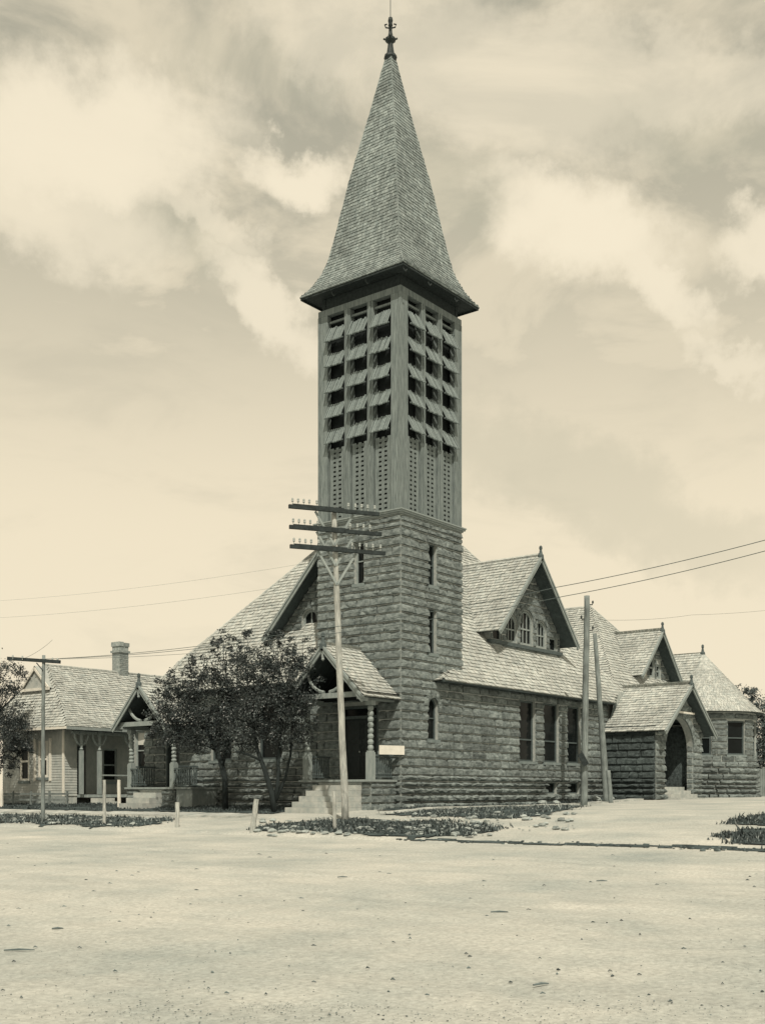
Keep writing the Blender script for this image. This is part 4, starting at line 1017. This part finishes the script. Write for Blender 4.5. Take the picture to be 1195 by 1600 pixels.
mb = MB(); mb.fbox(CS, .95, 1.7, .42, 2.55, -.1, -.05); mb.build('front_door', 'darktrim', cot)
for (y0, y1) in ((18.68, 18.82), (19.78, 19.92)):
    mb = MB(); mb.fbox(CF, y0, y1, 1.0, 2.85, .0, .06); mb.build('shutter_board', 'white', cot)
dk = MB(); sh = MB(); rc = random.Random(21)
rf = Roof((0, 16.9, 0), (1, 0, 0), (0, 1, 0), [(0, 3.28), (.7, 3.72), (3.3, 6.20)]); po = rf.poly([(-.88, 0), (9, 0), (9, 3.3), (.55, 3.3), (-.45, .7)]); rf.deck(dk, po); rf.shingles(sh, po, rc, expo=.145)
dk.quad((.55, 20.2, 6.19), (9, 20.2, 6.19), (9, 23.5, 3.3), (-.88, 23.5, 3.3))
rf2 = Roof((-.88, 20.2, 0), (0, 1, 0), (1, 0, 0), [(0, 3.28), (.43, 3.85), (1.43, 6.20)]); po = rf2.poly([(-3.3, 0), (3.3, 0), (2.55, .43), (0.02, 1.43), (-.02, 1.43), (-2.55, .43)]); rf2.deck(dk, po); rf2.shingles(sh, po, rc, expo=.145)
dk.quad((-.86, 17, 3.24), (-.3, 17, 3.24), (-.3, 23.4, 3.24), (-.86, 23.4, 3.24)); dk.quad((-.86, 16.93, 3.24), (9, 16.93, 3.24), (9, 19, 3.24), (-.86, 19, 3.24))
cr_ = dk.build('cottage_roof', 'under', cot); sh.build('shingle', 'shingle', cr_, kind='stuff')
mb = MB(); mb.tube([(.5, 20.2, 6.22), (9, 20.2, 6.22)], .05, 6); mb.build('ridge_cap', 'shingle', cr_)
mb = MB(); mb.bar((-.88, 16.9, 3.24), (-.88, 23.5, 3.24), .05, .12); mb.build('eave_board', 'white', cot)
mb = MB(); mb.bar((-.1, 19.15, 5.06), (-.1, 21.3, 5.06), .06, .12); mb.bar((-.12, 19.2, 5.1), (-.12, 20.2, 6.0), .05, .1); mb.bar((-.12, 21.2, 5.1), (-.12, 20.2, 6.0), .05, .1); mb.build('gable_trim', 'white', cot)
mb = MB(); mb.quad((-.05, 19.3, 5.1), (-.05, 21.1, 5.1), (-.05, 20.2, 5.95)); mb.quad((-.12, 19.15, 5.1), (-.12, 20.2, 6.12), (.5, 20.2, 6.12), (.3, 19.15, 5.1)); mb.quad((-.12, 21.25, 5.1), (-.12, 20.2, 6.12), (.5, 20.2, 6.12), (.3, 21.25, 5.1)); mb.build('gable_panel', 'siding', cot)
mb = MB(); mb.bar((-.86, 16.9, 3.22), (9, 16.9, 3.22), .05, .12); mb.build('porch_fascia', 'trim', cot)
for x in (.2, 1.16, 2.95):
    mb = MB(); mb.box(x - .075, x + .075, 17.22, 17.37, .42, 2.3); mb.lathe((x, 17.295, 2.3), [(.05, 0), (.09, .06), (.05, .12), (.08, .3), (.07, .7)], 10); mb.box(x - .11, x + .11, 17.18, 17.41, 2.98, 3.14)
    o = mb.build('porch_post', 'trim', cot)
    for sg in (-1, 1):
        b2 = MB(); b2.tube([(x + sg * .07, 17.295, 2.55), (x + sg * .2, 17.295, 2.62), (x + sg * .34, 17.295, 2.85), (x + sg * .36, 17.295, 3.05)], .05, 6); b2.build('bracket', 'trim', o)
mb = MB(); mb.bar((-.3, 17.295, 3.06), (6, 17.295, 3.06), .1, .1); mb.build('porch_beam', 'trim', cot)
mb = MB(); mb.box(.36, 6, 17.05, 18.99, .28, .40); mb.build('porch_floor', 'trim', cot)
mb = MB(); mb.bar((1.16, 17.29, 1.25), (2.95, 17.29, 1.25), .06, .06); mb.build('porch_rail', 'trim', cot)
for k in range(3):
    mb = MB(); mb.box(.5, 1.6, 16.3 + .25 * k, 17.04, -.2 + .15 * k, -.05 + .15 * k); mb.build('porch_step', 'walk', cot)
mb = MB(); rk = random.Random(2)
cp_ = on(188, 1048, y=20.3); cx, cy = cp_.x, 20.3; mb.box(cx - .27, cx + .27, cy - .27, cy + .27, 5.6, 7.15); mb.box(cx - .33, cx + .33, cy - .33, cy + .33, 7.15, 7.25); mb.box(cx - .27, cx + .27, cy - .27, cy + .27, 7.25, 7.45); mb.box(cx - .31, cx - .03, cy - .3, cy + .3, 7.45, 7.66); mb.box(cx + .03, cx + .31, cy - .3, cy + .3, 7.45, 7.63)
ch = mb.build('chimney', 'brick', cot)
bk = MB()
for r in range(16):
    z = 5.75 + r * .088
    for P in (fr((cx - .27, 0, 0), (0, 1, 0), (-1, 0, 0)), fr((0, cy - .27, 0), (1, 0, 0), (0, -1, 0))):
        c = cy if P(0, 0, 0).x == cx - .27 else cx
        for k in range(3):
            a = c - .26 + k * .18 + (.09 if r % 2 else 0) - .03; bk.fbox(P, max(a, c - .265), min(a + .165, c + .265), z, z + .072, -.02, .012 + rk.uniform(0, .008))
bk.build('brick', 'brick', ch, kind='stuff')

# ================================================================== POLES, WIRES, POSTS
def pole_mesh(a, b, r0, r1, rng, seg=12, n=14):
    mb = MB(); a = V(a); b = V(b); pts = []; rad = []
    for k in range(n + 1):
        f = k / n; p = a.lerp(b, f); p += V((rng.uniform(-1, 1), rng.uniform(-1, 1), 0)) * .008
        pts.append(p); rad.append((r0 + (r1 - r0) * f) * rng.uniform(.96, 1.05))
    mb.tube(pts, rad, seg); return mb
rp = random.Random(8)
b0 = G(540, 1283); D0 = (b0 - CAM).dot(FWD)
top = CAM + (FWD + RGT * ((521 - X0) / FPX) + UPV * ((YH - 793) / FPX)) * D0
tp = thing('telegraph_pole', 'tall pale telegraph pole with three dark crossarms before the tower', 'pole', b0)
pole_mesh(b0 - UPV * .2, top, .112, .075, rp).build('pole', 'pole', tp, smooth=True)
ad = (RGT * math.sin(math.radians(70)) + FWD * math.cos(math.radians(70))).normalized(); back = V((-ad.y, ad.x, 0)); 
if back.dot(FWD) > 0: back = -back
def at_depth(px, py, D): return CAM + (FWD + RGT * ((px - X0) / FPX) + UPV * ((YH - py) / FPX)) * D
for (py, cx_, xl, xr) in ((799.5, 521, 450, 592), (831, 523, 451, 596), (861, 525, 452, 602)):
    c = at_depth(cx_, py, D0) + back * .16; la = (cx_ - xl) / FPX * D0 * 1.05; lb = (xr - cx_) / FPX * D0 * 1.02
    mb = MB(); mb.bar(c - ad * la, c + ad * lb, .095, .105); mb.bar(c - ad * (la - .12) + back * .0 + UPV * .07, c + ad * (lb * .2) + UPV * .07, .06, .03)
    arm = mb.build('crossarm', 'arm', tp)
    for sg in (-1, 1):
        br_ = MB(); br_.bar(c + ad * sg * .58 - UPV * .06 - back * .07, c - UPV * 1.0 - back * .07, .03, .065); br_.build('arm_brace', 'trim', tp)
    me = None
    for k, f in enumerate((-.92, -.80, -.68, -.56, -.40, .30, .46, .60, .74, .90)):
        if rp.random() < .12 and k > 5: continue
        p = c + ad * (f * (la if f < 0 else lb)) + UPV * .06
        if me is None:
            i_ = MB(); i_.tube([p, p + UPV * .13], .011, 6); i_.lathe((p.x, p.y, p.z + .08), [(.02, 0), (.036, .01), (.034, .04), (.028, .055), (.036, .07), (.03, .10), (.012, .115)], 8)
            q = i_.build('insulator', 'insul', arm); me = q.data; off = WL[q] - np.array(p)
        else: link('insulator', me, np.array(p) + off, arm)
# left utility pole
b1 = G(67, 1285); D1 = (b1 - CAM).dot(FWD)
lp = thing('utility_pole', 'thin utility pole with one crossarm before the cottage', 'pole', b1)
t1 = at_depth(68, 1024, D1)
pole_mesh(b1 - UPV * .2, t1, .068, .055, rp).build('pole', 'oldpole', lp, smooth=True)
mb = MB(); a = at_depth(12, 1029, D1 + .2); b = at_depth(94, 1034.5, D1 - .15); mb.bar(a, b, .09, .11); la = mb.build('crossarm', 'arm', lp)
mb = MB(); mb.bar(at_depth(57, 1036, D1 - .06), at_depth(67, 1048, D1 - .06), .03, .03); mb.build('arm_brace', 'arm', lp)
for px in (20, 35, 82, 90):
    p = at_depth(px, 1030 + (px - 12) * .067, D1); mb = MB(); mb.lathe((p.x, p.y, p.z), [(.012, 0), (.012, .06), (.035, .07), (.03, .12), (.012, .15)], 8); mb.build('insulator', 'insul', la)
# right: tall bare pole, leaning pole, stub post
def point_y(px, py, y): return on(px, py, y=y)
b2 = point_y(912, 1259, -2.2); b2.z = float(gz(b2.x, b2.y)); D2 = (b2 - CAM).dot(FWD)
rp1 = thing('utility_pole', 'taller weathered bare pole by the nave windows', 'pole', b2, 'bare poles by the side wall')
t2 = at_depth(917, 931, D2)
pole_mesh(b2 - UPV * .2, t2, .135, .105, rp).build('pole', 'oldpole', rp1, smooth=True)
for (py, sg) in ((945, 1), (968, -1), (985, 1)):
    p = at_depth(917, py, D2); mb = MB(); mb.tube([p, p + RGT * sg * .2, p + RGT * sg * .22 + UPV * .06], .022, 6); mb.lathe(tuple(p + RGT * sg * .22 + UPV * .04), [(.012, 0), (.04, .03), (.03, .1), (.01, .12)], 8); mb.build('insulator_peg', 'metal', rp1)
mb = MB(); a = at_depth(906, 1178, D2 - .22); b = at_depth(916, 1196, D2 - .25); mb.bar(a, b, .10, .22); mb.build('step_board', 'arm', rp1)
b3 = point_y(949, 1257, -2.0); b3.z = float(gz(b3.x, b3.y)); D3_ = (b3 - CAM).dot(FWD)
rp2 = tag(pole_mesh(b3 - UPV * .2, at_depth(929, 990, D3_), .15, .075, rp).build('utility_pole', 'oldpole', smooth=True, origin=b3), 'shorter pole leaning to the left beside the side porch', 'pole', 'bare poles by the side wall')
b4 = b3 + RGT * .13 - FWD * .12; b4.z = float(gz(b4.x, b4.y))
tag(pole_mesh(b4 - UPV * .2, at_depth(950, 1204, D3_ - .12), .10, .085, rp, n=5).build('post', 'oldpole', smooth=True, origin=b4), 'short stub post against the foot of the leaning pole', 'post')
def post(px0, py0, px1, py1, r, label, m='pole', yw=None):
    b = G(px0, py0); D = (b - CAM).dot(FWD); mb = pole_mesh(b - UPV * .15, at_depth(px1, py1, D), r * 1.05, r * .9, rp, 8, 6)
    return tag(mb.build('post', m, origin=b), label, 'post', 'short posts along the street edge')
post(163, 1289, 163, 1219, .055, 'slim pale post between the utility pole and the cottage steps')
post(277, 1293, 277, 1254, .07, 'stubby pale post in front of the left porch')
post(393, 1301, 401, 1249, .075, 'splintered grey post leaning over at the street edge')
post(523, 1299, 522, 1237, .05, 'thin stake close beside the tall telegraph pole')
def post_x(px, y0, y1, r, x, label):
    a = on(px, y0, x=x); b = on(px, y1, x=x); a.z = float(gz(a.x, a.y)); return tag(pole_mesh(a - UPV * .1, b, r, r * .9, rp, 8, 5).build('post', 'white', origin=a), label, 'post', 'short posts along the street edge')
post_x(186, 1258, 1219, .075, -1.6, 'white post set farther back, before the cottage porch')
post_x(2, 1265, 1233, .09, -2.6, 'pale post at the very left edge under the dark tree')
# wires along the front street
def wire(pts, label, r=.009, grp='telegraph wires along the street'):
    mb = MB(); fine = []
    P = [V(p) for p in pts]
    for k in range(len(P) - 1):
        sag = .10 * (P[k + 1] - P[k]).length / 10
        for j in range(12):
            f = j / 12; q = P[k].lerp(P[k + 1], f); q.z -= sag * 4 * f * (1 - f); fine.append(q)
    fine.append(P[-1]); mb.tube(fine, r, 5, cap=False)
    tag(mb.build('telegraph_wire', 'wire' if grp else 'faint', smooth=True), label, 'wire', grp)
xw = b1.x
e1 = on(94, 1029, x=xw)
wire([e1, on(493, 983, x=xw), on(724, 946, x=xw), on(868, 918, x=xw), on(1195, 844, x=xw), on(1500, 770, x=xw), V((xw, -34, 6.6)), V((xw, -70, 6.9))], 'upper of two wires running from the left pole past the dormer gable', .008)
wire([on(60, 1030, x=xw + .35), on(418, 1000, x=xw + .35), on(700, 963, x=xw + .35), on(880, 932, x=xw + .35), on(1195, 861, x=xw + .35), on(1500, 795, x=xw + .35), V((xw + .35, -34, 6.4)), V((xw + .35, -70, 6.7))], 'lower of two wires running from the left pole past the dormer gable', .008)
y5 = b2.y
wire([at_depth(917, 968, D2), at_depth(1080, 961, D2 + 9), at_depth(1260, 946, D2 + 14), at_depth(2600, 840, D2 + 40)], 'faint wire running right from the tall bare pole', .006)
wire([at_depth(20, 1029, D1), at_depth(-60, 1090, D1 - 4)], 'wire dropping left from the utility pole crossarm', .006)
wire([at_depth(40, 1028, D1), at_depth(82, 1000, D1 + 6), at_depth(140, 960, D1 + 20)][:2], 'short wire rising from the left crossarm', .006)
wire([at_depth(88, 1030, D1), at_depth(430, 1010, 35), at_depth(525, 995, D0 - .2)], 'wire from the left crossarm to the tall telegraph pole', .006)

wire([on(-60, 968, x=xw + 1.0), on(470, 912, x=xw + 1.0), on(760, 872, x=xw + 1.0), on(1260, 780, x=xw + 1.0)][:2], 'faint high wire left of the tall telegraph pole', .0045, None)
wire([on(-60, 942, x=xw + 1.2), on(478, 880, x=xw + 1.2)], 'faintest wire crossing the open sky on the left', .004, None)

# ================================================================== TREES
def tree(name, label, base, trunks, lobes, leafm, seed, leaf=(.06, .115), group=None, limb_r=.045):
    """trunks: polylines with radii; lobes: (centre, radii, number of leaves)"""
    rg = np.random.RandomState(seed); rt = random.Random(seed)
    root = thing(name, label, 'tree', base, group)
    mb = MB()
    for pts, rad in trunks: mb.tube(pts, rad, 9)
    tips = [V(p) for pts, rad in trunks for p in pts[1:]]
    vs = []; 
    allv = []
    for (c, r, n) in lobes:
        c = V(c); n = int(n * 1.75)
        for k in range(max(3, int(n / 260))):                      # limbs from the nearest fork into the lobe
            d = V((rt.gauss(0, 1), rt.gauss(0, 1), rt.gauss(.25, .8))).normalized(); e = c + V((d.x * r[0], d.y * r[1], d.z * r[2])) * rt.uniform(.55, 1.05)
            s = min(tips, key=lambda q: (q - c).length + rt.uniform(0, .4)); m = s.lerp(e, .5) + V((rt.uniform(-.15, .15), rt.uniform(-.15, .15), rt.uniform(-.05, .2)))
            mb.tube([s, m, e], [limb_r * .55, limb_r * .32, .006], 5)
        # clumps of leaves about twig points
        nc = max(6, int(n / 34)); d = rg.normal(size=(nc, 3)); d /= np.linalg.norm(d, axis=1)[:, None]; rad_ = rg.uniform(.25, 1.0, nc) ** .5 * rg.uniform(.8, 1.12, nc)
        cc = np.array(c) + d * rad_[:, None] * np.array(r)
        sz = rg.uniform(.5, 1.6, nc); which = rg.choice(nc, n, p=sz / sz.sum())
        p = cc[which] + rg.normal(size=(n, 3)) * (.105 * np.mean(r) * sz[which] ** .5)[:, None] * np.array([1, 1, .8])
        t = rg.normal(size=(n, 3)); t[:, 2] -= .35; t /= np.linalg.norm(t, axis=1)[:, None]
        q = np.cross(t, rg.normal(size=(n, 3)) + np.array([0, 0, .3])); q /= np.linalg.norm(q, axis=1)[:, None] + 1e-9
        L_ = rg.uniform(leaf[0], leaf[1], n)[:, None]
        up = np.cross(t, q) * L_ * .12
        v = np.stack([p - t * L_ * .5, p + q * L_ * .27 + up, p + t * L_ * .5, p - q * L_ * .27 + up], 1); allv.append(v)
    v = np.concatenate(allv); n = len(v); i = np.arange(n) * 4
    f = np.concatenate([np.stack([i, i + 1, i + 2], -1), np.stack([i, i + 2, i + 3], -1)])
    mb.build('trunk', 'bark', root, smooth=True)
    me = bpy.data.meshes.new('crown'); b = np.array(base, dtype=float)
    me.from_pydata((v.reshape(-1, 3) - b).tolist(), [], f.tolist()); me.update(); me.materials.append(M[leafm]); link('crown', me, b, root)
    return root
def g3(x, y): return V((x, y, float(gz(x, y))))
def TP(px, py, D): return at_depth(px, py, D)
ba = g3(-2.5, 5.77); Da = (ba - CAM).dot(FWD)
s_ = Da / FPX                                                    # metres per picture pixel at the tree
tree('fruit_tree', 'bushy dark tree on a single thin trunk, left of the pair', ba,
     [([ba - UPV * .1, TP(351, 1215, Da), TP(345, 1190, Da), TP(337, 1172, Da), TP(322, 1140, Da)], [.115, .10, .095, .075, .05]),
      ([TP(348, 1195, Da), TP(357, 1160, Da + .3), TP(362, 1110, Da + .2)], [.06, .055, .035]), ([TP(337, 1172, Da), TP(305, 1155, Da - .4), TP(275, 1150, Da - .4)], [.06, .045, .03])],
     [(TP(325, 1100, Da), (1.35, 1.35, 1.15), 2600), (TP(278, 1110, Da + .3), (1.05, 1.05, .95), 1700), (TP(262, 1075, Da), (.55, .6, .55), 480), (TP(358, 1050, Da), (1.0, 1.1, .9), 1300), (TP(345, 1010, Da), (.5, .5, .65), 300),
      (TP(300, 1155, Da - .2), (1.05, 1.0, .55), 1200), (TP(365, 1150, Da), (1.0, 1.0, .6), 1100), (TP(310, 1045, Da), (.7, .7, .6), 560), (TP(248, 1145, Da), (.45, .5, .5), 320)], 'leaf', 41, group='trees before the church')
bb = g3(-3.0, 2.92); Db = (bb - CAM).dot(FWD)
tree('fruit_tree', 'forked tree with spreading stems nearest the tower porch', bb,
     [([bb - UPV * .1, TP(425, 1240, Db), TP(414, 1205, Db), TP(402, 1172, Db), TP(395, 1130, Db)], [.12, .10, .08, .065, .04]),
      ([TP(429, 1255, Db), TP(434, 1225, Db), TP(435, 1190, Db), TP(440, 1120, Db)], [.08, .07, .055, .035]),
      ([TP(431, 1250, Db), TP(446, 1215, Db + .2), TP(454, 1180, Db + .2), TP(457, 1120, Db + .2)], [.07, .05, .04, .03]),
      ([TP(410, 1190, Db), TP(390, 1180, Db - .2), TP(368, 1174, Db - .3)], [.045, .04, .03]),
      ([TP(432, 1180, Db), TP(438, 1215, Db)], [.045, .05])],
     [(TP(415, 1110, Db), (1.25, 1.3, 1.05), 2300), (TP(455, 1070, Db + .4), (1.05, 1.1, 1.1), 1500), (TP(400, 1040, Db), (.9, .95, .85), 950), (TP(470, 1020, Db + .8), (.6, .6, .6), 420), (TP(430, 1000, Db + .5), (.5, .5, .5), 240), (TP(470, 1125, Db), (.55, .6, .9), 600), (TP(385, 1000, Db), (.45, .45, .5), 200),
      (TP(440, 1150, Db), (.9, .9, .5), 800), (TP(378, 1130, Db), (.9, .9, .7), 900), (TP(430, 1060, Db), (.9, .9, .8), 900)], 'leaf', 42, group='trees before the church')
bl = on(-18, 1262, x=-2.4); bl.z = float(gz(bl.x, bl.y)); Dl = (bl - CAM).dot(FWD)
tree('shade_tree', 'dark leafy tree cut by the left edge before the cottage', bl,
     [([bl - UPV * .1, TP(-16, 1190, Dl), TP(-10, 1130, Dl)], [.16, .13, .08])],
     [(TP(-10, 1130, Dl), (1.6, 1.6, 1.5), 3600), (TP(25, 1150, Dl), (.8, .9, .9), 1300), (TP(15, 1060, Dl), (.8, .8, .8), 900), (TP(35, 1170, Dl), (.55, .6, .45), 600), (TP(-40, 1060, Dl), (1.4, 1.4, 1.4), 1800), (TP(8, 1195, Dl), (.6, .7, .5), 560)], 'leaf', 43)
br2 = V((37, -2.5, .3)); Dr = (br2 - CAM).dot(FWD)
tree('shade_tree', 'pale loose tree beyond the round bay at the right edge', br2,
     [([br2 - UPV * .1, TP(1196, 1180, Dr), TP(1192, 1120, Dr)], [.2, .16, .1])],
     [(TP(1196, 1130, Dr), (2.0, 2.0, 2.0), 3000), (TP(1165, 1085, Dr), (.7, .9, .7), 420), (TP(1185, 1180, Dr), (1.5, 1.5, 1.4), 2200), (TP(1220, 1170, Dr), (2, 2, 2.5), 2400), (TP(1176, 1225, Dr), (1.0, 1.0, 1.0), 900)], 'leaf2', 44, leaf=(.10, .18))
# ------------------------------------------------------------------ board fence beyond the bay, low fence by the cottage, rocks
fa = V((29.0, -1.6, .3)); fb = V((41, -3.2, .4))
fence = thing('board_fence', 'weathered board fence under the tree at the right edge', 'fence', fa)
n = 46; me = None
for k in range(n):
    p = fa.lerp(fb, k / n); p.z = float(gz(p.x, p.y)); mb = MB(); d = (fb - fa).normalized()
    mb.bar(p + UPV * -.05, p + UPV * (1.5 + R.uniform(-.04, .04)), .22, .03, up=(d.y, -d.x, 0)); mb.build('plank', 'oldpole', fence)
mb = MB(); mb.bar(fa + UPV * .5 + V((.02, .05, 0)), fb + UPV * .5 + V((.02, .05, 0)), .05, .1); mb.bar(fa + UPV * 1.2 + V((.02, .05, 0)), fb + UPV * 1.2 + V((.02, .05, 0)), .05, .1); mb.build('rail', 'oldpole', fence)
lf = thing('rail_fence', 'low two-rail wooden fence before the cottage', 'fence', g3(-1.2, 19.5))
for y in (16.4, 17.6, 18.9, 20.2, 21.5, 22.8):
    mb = MB(); z = float(gz(-1.2, y)); mb.bar((-1.2, y, z - .1), (-1.2, y, z + .62), .07, .07); mb.build('fence_post', 'oldpole', lf)
for h in (.25, .5):
    mb = MB(); mb.bar((-1.2, 16.3, float(gz(-1.2, 16)) + h), (-1.2, 22.9, float(gz(-1.2, 23)) + h), .03, .08); mb.build('rail', 'oldpole', lf)
rkk = random.Random(77)
for i, (x, y, r, lb) in enumerate(((8.2, -.7, .22, 'pale rock lying below the first nave window'), (8.9, -.95, .18, 'low pale rock in the weeds below the nave windows'), (12.2, -1.0, .26, 'pale flat rock by the foot of the taller bare pole'), (13.6, -.9, .24, 'pale flat rock between the two bare poles'), (-.1, -.5, .14, 'small pale rock at the tower corner'))):
    mb = MB(); rock(mb, (x, y, float(gz(x, y)) + .05), r, rkk, .8); tag(mb.build('rock', 'paleclod'), lb, 'rock', 'rocks along the church wall')
print('objects', len(bpy.data.objects), 'tris', sum(len(o.data.polygons) for o in bpy.data.objects if o.type == 'MESH') * 2)
